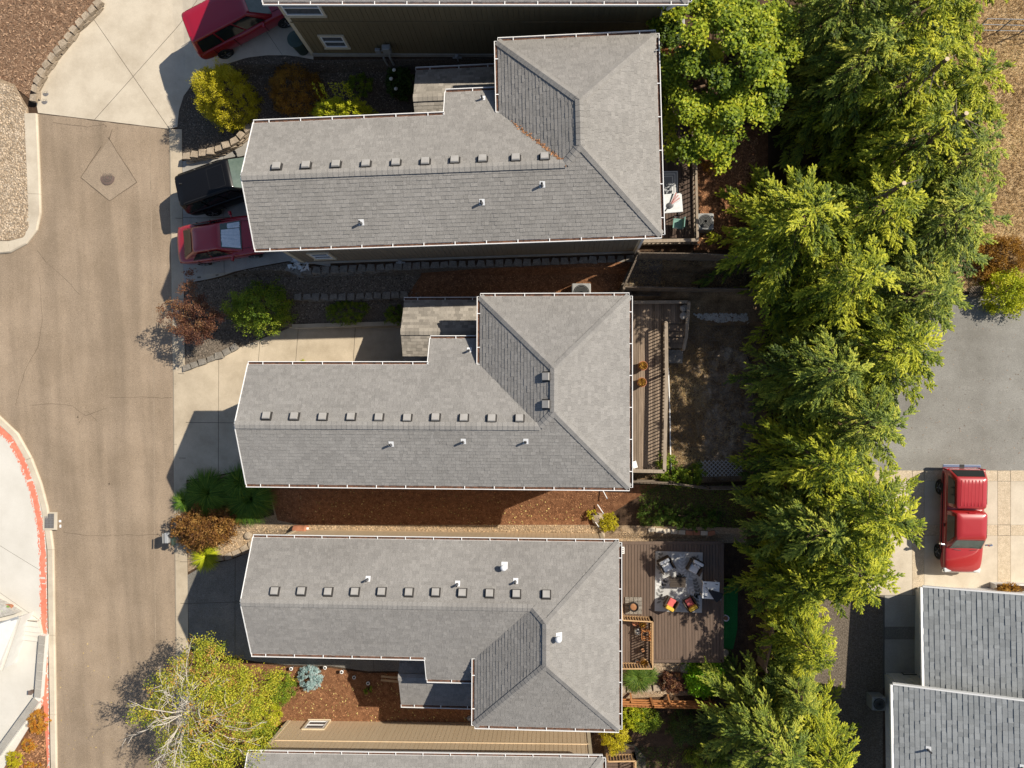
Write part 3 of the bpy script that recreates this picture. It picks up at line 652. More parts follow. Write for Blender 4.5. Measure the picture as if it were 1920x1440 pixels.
def cap_line(roof, a, b, slope, m):
    """bent cap tiles along a ridge or hip from a (low) to b"""
    if m not in CAPM:
        mb = MB(); ww = .155
        vs = []
        for x, dz in ((0, .022), (.24, .008)):
            for y, z in ((-ww, -ww*.30), (0, .012), (ww, -ww*.30)): vs.append((x, y, z+dz))
        vs += [(0, -ww, -ww*.30), (0, 0, .0), (0, ww, -ww*.30)]
        mb.add(vs, [(0, 3, 4, 1), (1, 4, 5, 2), (6, 0, 1, 7), (7, 1, 2, 8)], .62); CAPM[m] = [mb.mesh('ridge_cap', m)]
        for tt in (.2, .45, .8):
            q = MB(); q.v = mb.v; q.f = mb.f; q.t = [tt]*len(mb.v); CAPM[m].append(q.mesh('ridge_cap', m))
    a = Vector(a); b = Vector(b); d = (b-a); L = d.length; d.normalize(); side = Vector((0, 0, 1)).cross(d).normalized(); up = d.cross(side)
    k = max(1, int(L/.2))
    for i in range(k):
        p = a+d*(L*i/k)+up*.016
        link('ridge_cap', random.choice(CAPM[m]), roof, Matrix(((d.x, side.x, up.x, p.x), (d.y, side.y, up.y, p.y), (d.z, side.z, up.z, p.z), (0, 0, 0, 1))))
def grooved_wall(mb, a, b, z0, z1, th=.12, pitch=.205):
    """vertical boards with grooves between plan points a and b"""
    a = Vector(a); b = Vector(b); L = (b-a).length; d = (b-a)/L; k = max(1, round(L/pitch)); rz = math.atan2(d.y, d.x)
    for i in range(k):
        c = a+d*(L*(i+.5)/k); zt = z1(c) if callable(z1) else z1
        mb.box((c.x, c.y, (z0+zt)/2), (L/k-.014, th, zt-z0), rz)
    c = (a+b)/2; zt = min(z1(a), z1(b)) if callable(z1) else z1
    mb.box((c.x, c.y, (z0+zt)/2), (L-.02, th-.03, zt-z0), rz)
def window(house, at, nrm, wd, ht, wall_m, split='h'):
    """sash window on a wall, at = centre on the outer face, nrm = outward plan direction (local)"""
    n = Vector((nrm[0], nrm[1], 0)); s = Vector((-n.y, n.x, 0)); c = Vector(at); wdw = MB()
    def bx(mb, u, z, du, dz, dep, off):
        q = c+s*u+Vector((0, 0, z))+n*off; mb.box(q, (du, dep, dz), math.atan2(s.y, s.x))
    bx(wdw, 0, ht/2+.03, wd+.16, .07, .06, .03); bx(wdw, 0, -ht/2-.03, wd+.16, .07, .06, .03); bx(wdw, wd/2+.045, 0, .07, ht, .06, .03); bx(wdw, -wd/2-.045, 0, .07, ht, .06, .03)
    root = wdw.build('window', 'cream_paint', house)
    fr = MB(); bx(fr, 0, ht/2-.03, wd, .055, .05, .035); bx(fr, 0, -ht/2+.03, wd, .055, .05, .035); bx(fr, wd/2-.03, 0, .055, ht-.1, .05, .035); bx(fr, -wd/2+.03, 0, .055, ht-.1, .05, .035); bx(fr, 0, 0, wd-.1, .045, .045, .037)
    fr.build('frame', 'white_paint', root)
    for sg in (-1, 1):
        pn = MB(); bx(pn, 0, sg*(ht/4-.02), wd-.11, ht/2-.09, .012, .018); pn.build('pane', 'glass_pane', root)
    si = MB(); bx(si, 0, -ht/2-.08, wd+.2, .035, .1, .05); si.build('sill', 'cream_paint', root)
def gutter(house, a, b, out, z, hang=1.13, infill=True):
    """white channel along the eave from a to b, out = outward plan normal"""
    a = Vector((*a, z)); b = Vector((*b, z)); o = Vector((*out, 0)); up = Vector((0, 0, 1)); d = (b-a).normalized()
    g = MB(); g.beam(a+o*.125+up*-.02, b+o*.125+up*-.02, .026, .10); g.beam(a+o*.06-up*.075, b+o*.06-up*.075, .12, .012); g.beam(a+o*.008-up*.05, b+o*.008-up*.05, .012, .08)
    for e in (a, b): g.box(e+o*.065-up*.03, (.014 if abs(d.x) > .5 else .13, .13 if abs(d.x) > .5 else .014, .09), 0)
    k = max(1, int((b-a).length/hang))
    for i in range(k):
        p = a.lerp(b, (i+.5)/k); g.beam(p+up*.012, p+o*.13+up*.012, .03, .018)
    go = g.build('gutter', 'white_paint', house)
    if infill:
        q = MB(); q.beam(a+o*.058-up*.055, b+o*.058-up*.055, .1, .02); q.build('gutter_shade_litter', 'shade_debris', go)  # dark brown sheet: litter, and the shade inside the channel put into its colour
def roof_vent(roof, M):
    """low box vent: dark flange and throat, pale hood"""
    if 'vm' not in CAPM:
        v = MB(); v.box((0, 0, .012), (.40, .40, .012)); v.box((0, 0, .06), (.33, .33, .10)); CAPM['vb'] = v.mesh('vent_base', 'underlay')
        v = MB(); v.box((0, 0, .135), (.30, .30, .06), taper=.9); CAPM['vm'] = v.mesh('roof_vent', 'vent_metal')
    link('vent_base', CAPM['vb'], roof, M); link('roof_vent', CAPM['vm'], roof, M)
def vent_pipe(roof, M, up, big=False):
    """pipe standing plumb in a pale flashing sheet"""
    key = 'pb' if big else 'ps'
    if key not in CAPM:
        f = MB(); s = .26 if big else .20; f.box((0.02, .04, .012), (s, s*1.15, .010)); 
        CAPM[key+'f'] = f.mesh('pipe_flashing', 'flashing')
        p = MB()
        if big: p.lathe([(.08, -.05), (.07, .24), (.11, .26), (.135, .31), (.12, .36), (.06, .40), (.01, .41)], n=16)
        else: p.lathe([(.075, -.02), (.055, .06), (.045, .07), (.045, .30), (.035, .30), (.035, .2)], n=12)
        CAPM[key] = p.mesh('vent_pipe', 'flashing' if big else 'pipe_dark', True)
    link('pipe_flashing', CAPM[key+'f'], roof, M); link('vent_pipe', CAPM[key], roof, Matrix.Translation(M.translation))
E_H, PITCH, HL, HW = 5.3, .5, 15.45, 4.85
HX0, HD, SX, SY = 9.5, 7.6, 7.4, 5.95
def house(name, label, west, east_, pad, mirror, siding, sm='shingle', vents=(), pipes=(), bigs=(), detail=True, seed=1, wins=(), roofm=None):
    """west/east_: px of the ends of the long straight eave; pad: height of the floor"""
    a = P(*west, pad+E_H); b = P(*east_, pad+E_H); d = (b-a); rz = math.atan2(d.y, d.x); sx = d.to_2d().length/HL; my = -1 if mirror else 1
    h = thing(name, label, 'house', (a.x, a.y, pad), rz); Mi = wm(h).inverted()
    Y = lambda y: my*y
    def V(x, y, z): return (x*sx, Y(y), z)
    e = E_H; zr = e+HW/2*PITCH; hh = (HL-HX0)/2; hx = HX0+hh; zh = e+hh*PITCH; vx = HX0+HW/2
    planes = [[V(0, 0, e), V(HL, 0, e), V(hx, hh, zh), V(vx, HW/2, zr), V(0, HW/2, zr)],
              [V(0, HW, e), V(SX, HW, e), V(SX, SY, e-(SY-HW)*PITCH), V(HX0, SY, e-(SY-HW)*PITCH), V(HX0, HW, e), V(vx, HW/2, zr), V(0, HW/2, zr)],
              [V(HX0, HW, e), V(HX0, HD, e), V(hx, HD-hh, zh), V(hx, hh, zh), V(vx, HW/2, zr)],
              [V(HX0, HD, e), V(HL, HD, e), V(hx, HD-hh, zh)],
              [V(HL, 0, e), V(HL, HD, e), V(hx, HD-hh, zh), V(hx, hh, zh)]]
    rb = MB()
    for pl in planes:
        n = len(pl); rb.add([Vector(p)-Vector((0, 0, .003)) for p in pl]+[Vector(p)-Vector((0, 0, .14)) for p in pl], [tuple(range(n)), tuple(range(n, 2*n))[::-1]]+[(i, (i+1) % n, n+(i+1) % n, n+i) for i in range(n)])
    roof = rb.build('roof', 'underlay', h)
    if detail: shingle_roof(roof, planes, sm, seed)
    cap_line(roof, V(0, HW/2, zr+.01), V(vx, HW/2, zr+.01), 0, sm); cap_line(roof, V(vx, HW/2, zr+.01), V(hx, hh, zh+.01), 0, sm); cap_line(roof, V(hx, hh, zh+.01), V(hx, HD-hh, zh+.01), 0, sm)
    for q in ((HL, 0), (HL, HD), (HX0, HD)): cap_line(roof, V(*q, e+.01), V(hx, hh if q[1] == 0 else HD-hh, zh+.01), 0, sm)
    # walls
    wl = MB(); top = e-.16; zb = -2.0
    ring = [(.2, .5), (15.0, .5), (15.0, 7.12), (9.95, 7.12), (9.95, 5.45), (7.7, 5.45), (7.7, 4.38), (.2, 4.38)]
    for i, p in enumerate(ring):
        q = ring[(i+1) % len(ring)]; pa, qa = V(*p, 0), V(*q, 0)
        zt = top
        if p[0] == .2 and q[0] == .2:
            zt = lambda c: e-.16+PITCH*max(0, min(abs(c.y), HW-abs(c.y)))
        elif (p[1] == 5.45 and q[1] == 5.45) or (p[0] == 7.7 and q[0] == 7.7): zt = e-.56
        grooved_wall(wl, pa[:2], qa[:2], zb, zt)
    wl.build('wall', siding, h)
    for p in ((.2, .5), (15.0, .5), (15.0, 7.12), (9.95, 7.12), (.2, 4.38)):
        q = V(*p, 0); MB().box((q[0], q[1], (zb+top)/2), (.16, .16, top-zb)).build('corner_board', 'cream_paint', h)
    bt = MB(); q0, q1 = V(.2, .5-.075, 2.95), V(15.0, .5-.075, 2.95); bt.beam(q0, q1, .03, .10)
    bt.build('belt_board', siding, h)
    sk = MB(); q0, q1 = V(.2, .5-.085, .12), V(15.0, .5-.085, .12); sk.beam(q0, q1, .05, .22); sk.build('foundation', 'concrete_grey', h)
    sf = MB(); sf.prism([V(*p, 0)[:2] for p in ((.02, .02), (HL-.02, .02), (HL-.02, HD-.02), (HX0+.02, HD-.02), (HX0+.02, HW-.02), (.02, HW-.02))], e-.155, e-.145); sf.build('soffit', 'cream_paint', h)
    # rake boards of the gable end
    for y in (0, HW): MB().beam(V(-.02, y, e-.06), V(-.02, HW/2, zr-.06), .035, .17).build('rake_board', 'white_paint', h)
    # gutters on every eave
    gz = e+.01
    gutter(h, V(0, 0, 0)[:2], V(HL, 0, 0)[:2], (0, -my), gz); gutter(h, V(HL, 0, 0)[:2], V(HL, HD, 0)[:2], (1, 0), gz); gutter(h, V(HX0, HD, 0)[:2], V(HL, HD, 0)[:2], (0, my), gz)
    gutter(h, V(HX0, HW+.02, 0)[:2], V(HX0, HD, 0)[:2], (-1, 0), gz); gutter(h, V(0, HW, 0)[:2], V(SX, HW, 0)[:2], (0, my), gz); gutter(h, V(SX, SY, 0)[:2], V(HX0, SY, 0)[:2], (0, my), gz-(SY-HW)*PITCH)
    bz = MB(); bz.beam(V(SX-.03, HW, e-.05), V(SX-.03, SY, e-(SY-HW)*PITCH-.05), .03, .16); bz.build('rake_board', 'white_paint', h)
    # porch with its own small gable roof
    ez, ey0, ey1, er, px0 = 2.6, 4.95, 7.85, 6.4, 5.87
    pr = MB(); pz = ez+(ey1-er)*.5
    pp = [[V(px0, ey1, ez), V(9.9, ey1, ez), V(9.9, er, pz), V(px0, er, pz)], [V(px0, ey0, ez), V(9.9, ey0, ez), V(9.9, er, pz), V(px0, er, pz)]]
    for pl in pp: pr.add([Vector(p)-Vector((0, 0, .003)) for p in pl]+[Vector(p)-Vector((0, 0, .12)) for p in pl], [(0, 1, 2, 3), (7, 6, 5, 4), (0, 1, 5, 4), (1, 2, 6, 5), (2, 3, 7, 6), (3, 0, 4, 7)])
    po = pr.build('porch_roof', 'underlay', h)
    if detail: shingle_roof(po, pp, roofm or sm, seed+50, limit=120); cap_line(po, V(px0, er, pz+.01), V(9.9, er, pz+.01), 0, roofm or sm)
    gutter(h, V(px0, ey1, 0)[:2], V(9.5, ey1, 0)[:2], (0, my), ez+.01)
    pw = MB(); pw.add([V(px0+.15, ey0+.2, ez-.1), V(px0+.15, ey1-.2, ez-.1), V(px0+.15, er, pz-.12), V(px0+.25, ey0+.2, ez-.1), V(px0+.25, ey1-.2, ez-.1), V(px0+.25, er, pz-.12)], [(0, 1, 2), (3, 5, 4), (0, 2, 5, 3), (1, 4, 5, 2), (0, 3, 4, 1)])
    pw.build('porch_gable', siding, h)
    for y in (ey0+.35, ey1-.35): q = MB(); v = V(px0+.3, y, 0); q.box((v[0], v[1], ez/2-.3), (.15, .15, ez+.4)); q.build('porch_post', 'cream_paint', h)
    st = MB(); st.prism([V(*p, 0)[:2] for p in ((6.0, 4.5), (9.9, 4.5), (9.9, 7.7), (6.0, 7.7))], -.6, .12); st.build('porch_floor', 'concrete_grey', h)
    # roof fittings
    def hr(x, y):
        x /= sx; y *= my; zm = .5*min(y, HW-y); zp = .5*min(x-HX0, HL-x, y, HD-y) if x > HX0 else -9
        if zm < -.6: zm = -9
        return e+max(zm, zp)
    def on_roof(px, py):
        z = pad+e+1
        for _ in range(15):
            q = Mi @ P(px, py, z); z = pad+hr(q.x, q.y)
        q = Mi @ P(px, py, z); s = .02
        nx = -(hr(q.x+s, q.y)-hr(q.x-s, q.y))/(2*s); ny = -(hr(q.x, q.y+s)-hr(q.x, q.y-s))/(2*s)
        n = Vector((nx, ny, 1)).normalized(); u = Vector((1, 0, -nx*-1)); u = (Vector((1, 0, 0))-n*n.x).normalized(); v = n.cross(u)
        return Matrix(((u.x, v.x, n.x, q.x), (u.y, v.y, n.y, q.y), (u.z, v.z, n.z, hr(q.x, q.y)+.012), (0, 0, 0, 1)))
    for q in vents: roof_vent(roof, on_roof(*q))
    for q in pipes: vent_pipe(roof, on_roof(*q), None)
    for q in bigs: vent_pipe(roof, on_roof(*q), None, True)
    for (x, y, z, nx, ny, wd, ht) in wins: window(h, V(x, y, z), (nx, ny*my), wd, ht, siding)
    return h
h1 = house('house', 'grey-shingled house with ten ridge vents, between the parked cars and the maple', (478, 466), (1240, 440), 2.05, False, 'siding_taupe', seed=11,
      vents=[(520, 315), (575, 313), (631, 311), (687, 310), (743, 308), (798, 306), (853, 303), (905, 301), (967, 299), (1021, 297)], pipes=[(677, 419), (903, 381), (1016, 348), (904, 186)], wins=[(1.45, .44, 1.6, 0, -1, .8, 1.0)], roofm='shingle_brown')
lit = MB(); rl = [o for o in h1.children if o.name.startswith('roof')][0]
for i in range(240):
    s = random.random()**.7; x = HX0+.35+s*(HW/2-.35)+random.gauss(0, .05)*(1-s*.3); y = HW-(x-HX0)+random.gauss(0, .05); z = E_H+.5*max(min(y, HW-y), x-HX0)+.035
    l = random.uniform(.02, .05); a = random.uniform(0, 6.28); d = Vector((math.cos(a)*l, math.sin(a)*l, 0)); n = Vector((-d.y*.5, d.x*.5, .01)); c = Vector((x, y, z)); lit.add([c-d, c+n, c+d, c-n], [(0, 1, 2, 3)], random.random())
tag(lit.build('leaf_litter', 'chip', rl), kind='stuff')
h2 = house('house', 'grey-shingled house in the middle with two extra vents on its dark hip slope', (462, 907), (1180, 914), 0.0, False, 'siding_taupe', 'shingle_b', seed=22,
      vents=[(501, 781), (553, 782), (606, 783), (659, 783), (711, 784), (764, 785), (817, 784), (870, 785), (922, 786), (974, 786), (1026, 706), (1026, 758)], pipes=[(733, 834), (868, 829), (985, 829), (879, 658)], roofm='shingle_brown')
h3 = house('house', 'grey-shingled house with two white round vents beside the big brown deck', (475, 1008), (1160, 1017), -1.4, True, 'siding_sand', 'shingle_c', seed=33,
      vents=[(516, 1109), (566, 1109), (616, 1110), (666, 1110), (716, 1110), (767, 1111), (817, 1111), (867, 1112), (918, 1113), (968, 1114), (1024, 1115)], pipes=[(689, 1087), (857, 1096), (966, 1091), (885, 1255)], bigs=[(945, 1062), (1047, 1195)])
h0 = house('house', 'olive-brown house at the top edge with a gas meter on its shaded wall', (493, 3), (1290, 3), 3.2, False, 'siding_olive', seed=44, wins=[(1.5, .44, 1.35, 0, -1, .95, .95), (1.0, .44, 4.1, 0, -1, 1.5, 1.1)])
h4 = house('house', 'house at the bottom edge with a sunlit sand-coloured wall', (465, 1412), (1130, 1421), -2.6, True, 'siding_sand', 'shingle_b', seed=55, wins=[(1.75, .44, 1.25, 0, -1, .95, .9)])

# ---- the neighbour's house in the south-east corner: two west slopes, the nearer one higher
def east_house():
    pad = -.35; ze = pad+1.95; p = .36
    A = P(1731, 1101, ze); B = P(1675, 1284, ze+.1)
    h = thing('house', 'blue-grey shingled house with wide vertical courses in the right bottom corner', 'house', (A.x, A.y-4, pad))
    L = 9.0
    n1 = [(A.x, A.y, ze), (A.x, A.y-5.2, ze), (A.x+L, A.y-5.2, ze+L*p), (A.x+L, A.y, ze+L*p)]
    z2 = ze+.1; n2 = [(B.x, B.y, z2), (B.x, B.y-9, z2), (B.x+L+1, B.y-9, z2+(L+1)*p), (B.x+L+1, B.y, z2+(L+1)*p)]
    inv = wm(h).inverted()
    for pl, sd in ((n1, 3), (n2, 4)):
        pl = [inv @ Vector(q) for q in pl]; rb = MB()
        rb.add([q-Vector((0, 0, .003)) for q in pl]+[q-Vector((0, 0, .16)) for q in pl], [(0, 1, 2, 3), (7, 6, 5, 4), (0, 1, 5, 4), (1, 2, 6, 5), (2, 3, 7, 6), (3, 0, 4, 7)])
        r = rb.build('roof', 'underlay', h); shingle_roof(r, [pl], 'shingle_slate', 70+sd, limit=150, course=.20, widths=(.14, .2, .26, .32), th=(.012, .018, .026))
        if sd == 4:
            for px, py in ((1752, 1417), (1900, 1428)):
                q = P(px, py, z2+1.0); lx = q-Vector(wm(h).translation); zz = z2-pad+(q.x-B.x)*p
                vent_pipe(r, Matrix(((.94, 0, -.34, lx.x), (0, 1, 0, lx.y), (.34, 0, .94, zz+.02), (0, 0, 0, 1))), None)
    # walls: boards
    def wall(a, b, z0, z1, m, nm='wall'):
        mb = MB(); grooved_wall(mb, a, b, z0, z1); mb.build(nm, m, h, world=True)
    wx = A.x+.75; wall((wx, A.y-.6), (wx, A.y-5), pad-.5, ze-.08, 'siding_white')
    wx2 = B.x+.75; wall((wx2, B.y-.4), (wx2, B.y-9), pad-.5, ze, 'siding_white'); wall((wx2, B.y-.4), (A.x+.9, B.y-.4), pad-.5, ze+.1, 'siding_white')
    mb = MB(); a = Vector((A.x+.75, A.y-.55)); k = 44
    for i in range(k):
        x = a.x+(L-.8)*(i+.5)/k; zt = ze-.1+(x-A.x)*p; mb.box((x, a.y, (pad-.5+zt)/2), ((L-.8)/k-.012, .1, zt-pad+.5))
    mb.build('wall', 'siding_white', h, world=True)
    for a, b in ((n1[0], n1[1]), (n2[0], n2[1])): MB().beam(Vector(a)+Vector((-.06, .0, -.06)), Vector(b)+Vector((-.06, 0, -.06)), .12, .13).build('gutter', 'white_paint', h, world=True)
    for a, b in ((n1[0], n1[3]), (n2[0], n2[3])): MB().beam(Vector(a)+Vector((0, .03, -.07)), Vector(b)+Vector((0, .03, -.07)), .06, .2).build('rake_board', 'white_paint', h, world=True)
    q = P(1722, 1240, pad+1.2); MB().box((A.x+.68, q.y, pad+1.3), (.06, .9, 1.1)).build('window', 'glass_pane', h, world=True)
    q = P(1719, 1172, pad+1.7); MB().box((A.x+.66, q.y, pad+1.8), (.08, .12, .2)).build('wall_lamp', 'black_plastic', h, world=True)
    return A, B, pad, ze
EA, EB, EPAD, EZE = east_house()

# ---- retaining walls: each block an object
BLK = []
def block_meshes(m):
    if any(k[0] == m for k in BLK): return [k[1] for k in BLK if k[0] == m]
    for i in range(5):
        rnd = random.Random(i*7+3); mb = MB(); mb.box((0, 0, 0), (.40, .30, .19), taper=.93)
        for j, v in enumerate(mb.v):
            k = .8 if v[1] > 0 else 1.0
            mb.v[j] = (v[0]*k+rnd.gauss(0, .016), v[1]+rnd.gauss(0, .018), v[2]+rnd.gauss(0, .008))
        BLK.append((m, mb.mesh('block', m)))
    return [k[1] for k in BLK if k[0] == m]
def block_wall(label, pts, top, rows, m='block', out=1, group=None, bury=.0, zabs=False, sp=.415):
    """pts: px of the top face line; top: height above ground of the top row; the wall faces to the right of its line when out=1"""
    pl = []
    for a, b in pts:
        q = P(a, b, top) if zabs else PG(a, b, top); pl.append(q)
    t = thing('retaining_wall', label, 'wall', (pl[0].x, pl[0].y, pl[0].z), group=group); inv = wm(t).inverted(); ms = block_meshes(m)
    for r in range(rows):
        carry = .5*sp*(r % 2)+.2*sp
        for a, b in zip(pl, pl[1:]):
            d = (b-a); L = d.to_2d().length; dn = Vector((d.x, d.y, 0)).normalized(); nn = Vector((dn.y, -dn.x, 0))*out; s = carry
            while s < L:
                c = a+(b-a)*(s/L)+nn*(.022*r)+Vector((0, 0, -.095-.19*r))
                ang = math.atan2(-nn.x, nn.y)+math.pi+random.gauss(0, .05)
                link('block', random.choice(ms), t, inv @ (Matrix.Translation(c) @ Matrix.Rotation(ang, 4, 'Z') @ Matrix.Scale(random.uniform(.93, 1.04), 4))); s += sp
            carry = s-L
    return t
block_wall('curved tan block wall edging the mulch bed above the pale concrete', [(185, 2), (158, 30), (140, 48), (118, 78), (98, 102), (78, 130), (64, 160), (60, 190)], .34, 3, out=-1)
block_wall('curved tan block wall under the golden shrub beside the black car', [(346, 292), (366, 288), (395, 282), (418, 274), (440, 262), (458, 244), (472, 230)], .52, 4, out=1)
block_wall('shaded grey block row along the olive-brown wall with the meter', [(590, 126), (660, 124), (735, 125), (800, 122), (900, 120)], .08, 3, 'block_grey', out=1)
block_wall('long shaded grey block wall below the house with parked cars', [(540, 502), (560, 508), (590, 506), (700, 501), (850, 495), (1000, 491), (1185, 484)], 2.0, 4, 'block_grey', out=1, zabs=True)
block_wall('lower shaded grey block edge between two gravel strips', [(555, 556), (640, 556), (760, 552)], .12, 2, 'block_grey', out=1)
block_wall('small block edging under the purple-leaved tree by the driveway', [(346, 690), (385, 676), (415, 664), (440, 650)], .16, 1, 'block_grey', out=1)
block_wall('short tan block edging at the corner of the dark driveway', [(408, 1047), (425, 1044), (445, 1036), (462, 1026), (474, 1018)], .18, 2, out=1)
block_wall('short tan block row by the grass clump behind the brown deck', [(1163, 1292), (1195, 1293), (1240, 1290)], .25, 2, out=1)
# low concrete wall beside the walkway of the middle house
a, b = P(548, 612, .6), P(757, 606, .6)
t = thing('garden_wall', 'low concrete wall beside the walkway to the covered porch', 'wall', (a.x, a.y, 0)); MB().beam(a-Vector((0, 0, .35)), b-Vector((0, 0, .35)), .16, .7).build('wall_body', 'concrete_grey', t, world=True)
MB().beam(a+Vector((0, 0, .02)), b+Vector((0, 0, .02)), .2, .04).build('coping', 'concrete_drive', t, world=True)
# the steps, ramp walls and house corner at the lower left
def left_corner():
    def on(px, py, z): 
        q = PG(px, py); return P(px, py, G(q.x, q.y)+z)
    z0 = .125
    st = thing('steps', 'four pale concrete steps beside the red painted kerb', 'steps', on(60, 1175, 0))
    edge = [[(36, 1157), (79, 1162)], [(35, 1167), (82, 1172)], [(31, 1177), (84, 1183)], [(28, 1184), (86, 1192)], [(26, 1194), (88, 1202)]]
    for i in range(4):
        q = [on(*p, 0).to_2d() for p in (edge[i][0], edge[i][1], edge[i+1][1], edge[i+1][0])]; g = G(q[0].x, q[0].y)
        mb = MB(); mb.prism(q[::-1], g-.1, g+.36-.055*i); so_ = mb.build('step', 'concrete_white', st, world=True); zt = g+.36-.055*i+.004; MB().beam((q[0].x, q[0].y, zt), (q[1].x, q[1].y, zt), .035, .006).build('joint_line', 'joint', so_, world=True)
    def low_wall(label, pts, h, wd):
        pl = [on(*p, h) for p in pts]; t = thing('low_wall', label, 'wall', pl[0])
        for a, b in zip(pl, pl[1:]):
            MB().beam(a-Vector((0, 0, h/2+.05)), b-Vector((0, 0, h/2+.05)), wd, h+.1).build('wall_body', 'siding_white', t, world=True)
            k = max(1, int((b-a).length/.45))
            for i in range(k): MB().beam(a.lerp(b, i/k+.004), a.lerp(b, (i+1)/k-.004), wd+.03, .05).build('coping_stone', 'concrete_grey', t, world=True)
    low_wall('low white wall with grey coping from the steps down the ramp', [(79, 1192), (70, 1308)], .45, .28)
    low_wall('slanting low white wall with grey coping above the orange shrubs', [(68, 1312), (0, 1405), (-30, 1446)], .45, .3)
    # corner of the house on the left: stone base, white wall top
    t = thing('house', 'white corner of a house at the left edge beside the steps', 'house', on(0, 1200, 0))
    pts = [on(*p, 1.2) for p in ((36, 1157), (2, 1256), (-120, 1300), (-120, 1190), (-8, 1172))]; g = G(pts[0].x, pts[0].y)
    MB().prism([p.to_2d() for p in pts][::-1], g-.3, g+1.2).build('wall', 'siding_white', t, world=True)
    MB().beam(pts[0]+Vector((0, 0, .03)), pts[1]+Vector((0, 0, .03)), .22, .06).build('coping', 'concrete_white', t, world=True)
    MB().beam(pts[0]+Vector((0, 0, .03)), pts[4]+Vector((0, 0, .03)), .12, .06).build('trim', 'ash_grey', t, world=True)
    q = [on(*p, .6).to_2d() for p in ((30, 1150), (-60, 1172), (-60, 1105), (0, 1132))]
    MB().prism(q[::-1], g-.2, g+.6).build('stone_base', 'rock', t, world=True)
    p = on(21, 1139, z0); pot('planter_pot', 'brown pot with green plant by the pale steps', p, .24, .3, 'terracotta', 'leaf_bright')
    p = on(62, 1296, .2); MB().box((p.x, p.y, p.z+.1), (.12, .16, .2)).box((p.x, p.y, p.z+.22), (.18, .2, .05)).build('bollard_light', 'iron', None); tag(bpy.data.objects['bollard_light'], 'small dark lamp at the corner of the ramp wall', 'light')
def pot(name, label, p, r, h, m, leaf=None, cat='pot', group=None, soil='chip'):
    t = thing(name, label, cat, p, group=group)
    MB().lathe([(r*.72, 0), (r*.95, h*.85), (r, h*.86), (r, h), (r*.86, h), (r*.84, h*.8)], n=20).build('pot_body', m, t, smooth=False)
    MB().lathe([(r*.84, h*.78), (r*.5, h*.84), (.01, h*.86)], n=14).build('potting_soil', soil, t)
    if leaf:
        n = 160; a = RNG.uniform(0, 6.28, n); rr = r*.75*np.sqrt(RNG.uniform(0, 1, n)); cen = np.stack([rr*np.cos(a), rr*np.sin(a), h+RNG.uniform(0, r*.6, n)], 1); d = np.stack([np.cos(a), np.sin(a), RNG.uniform(0, 1, n)], 1)
        link('plant', leafmesh('plant', cen, d, RNG.normal(0, .4, (n, 3))+[0, 0, 1], .11, .05, RNG.random(n), leaf), t)
    return t
left_corner()
# storm drain in the kerb
q = PG(97, 976); t = thing('storm_drain', 'square storm drain grate beside the red kerb', 'drain', (q.x, q.y, G(q.x, q.y)))
MB().box((0, 0, .12), (.72, .86, .04)).build('drain_frame', 'concrete', t)
MB().box((-.03, 0, .142), (.48, .72, .012)).build('drain_pit', 'joint', t)
for i in range(7): MB().box((-.03-.21+.07*i, 0, .152), (.03, .7, .02)).build('grate_bar', 'iron_grey', t)
for i in range(6): MB().box((-.03, -.3+.12*i, .150), (.46, .02, .014)).build('grate_bar', 'iron_grey', t)
q = PG(113, 978); t = thing('drain_marker', 'white rectangular marker plate beside the storm drain', 'marker', (q.x, q.y, G(q.x, q.y)+.014)); MB().box((0, .12, .004), (.12, .3, .008)).build('plate', 'white_paint', t); MB().box((0.02, -.22, .004), (.09, .14, .008)).build('plate', 'white_paint', t)

# ================================================================ CARS
def ground_tilt(x, y, h, L=1.4, W=.8):
    f = Vector((math.cos(h), math.sin(h))); l = Vector((-f.y, f.x)); c = Vector((x, y))
    g = lambda v: G(v.x, v.y); fx = Vector((f.x*2*L, f.y*2*L, g(c+f*L)-g(c-f*L))).normalized(); ly = Vector((l.x*2*W, l.y*2*W, g(c+l*W)-g(c-l*W)))
    up = fx.cross(ly).normalized(); ly = up.cross(fx)
    return Matrix(((fx.x, ly.x, up.x), (fx.y, ly.y, up.y), (fx.z, ly.z, up.z))), (g(c+f*L)+g(c-f*L))/2
def loft(mb, secs):
    n = len(secs[0])
    b = len(mb.v)
    for s in secs: mb.v += s; mb.t += [.5]*n
    for i in range(len(secs)-1):
        for k in range(n):
            k2 = (k+1) % n; mb.f.append((b+i*n+k, b+i*n+k2, b+(i+1)*n+k2, b+(i+1)*n+k))
    mb.f.append(tuple(b+k for k in range(n))[::-1]); mb.f.append(tuple(b+(len(secs)-1)*n+k for k in range(n)))
def car_sec(x, w, zb, zs, zt):
    h = [(w*.88, zb), (w*.98, zb+.10), (w, (zb+zs)/2), (w*.985, zs-.07), (w*.91, zs), (w*.55, zt-.012)]
    return [(x, y, z) for y, z in h]+[(x, 0, zt)]+[(x, -y, z) for y, z in h[::-1]]
def ring(x0, x1, w, z, r=.14, tf=0, tr=0):
    """rounded rectangle x0..x1, half width w (narrowed by tf/tr at front/rear)"""
    pts = []
    for cx, sx, ww in ((x1, 1, w-tf), (x0, -1, w-tr)):
        arcs = [(0, 1), (.3, .95), (.7, .7), (.95, .3), (1, 0)]
        if sx > 0: pts += [(cx-r+r*a, -(ww-r+r*b), z) for a, b in arcs]+[(cx-r+r*a, ww-r+r*b, z) for a, b in arcs[::-1]]
        else: pts += [(cx+r-r*a, ww-r+r*b, z) for a, b in arcs]+[(cx+r-r*a, -(ww-r+r*b), z) for a, b in arcs[::-1]]
    return pts
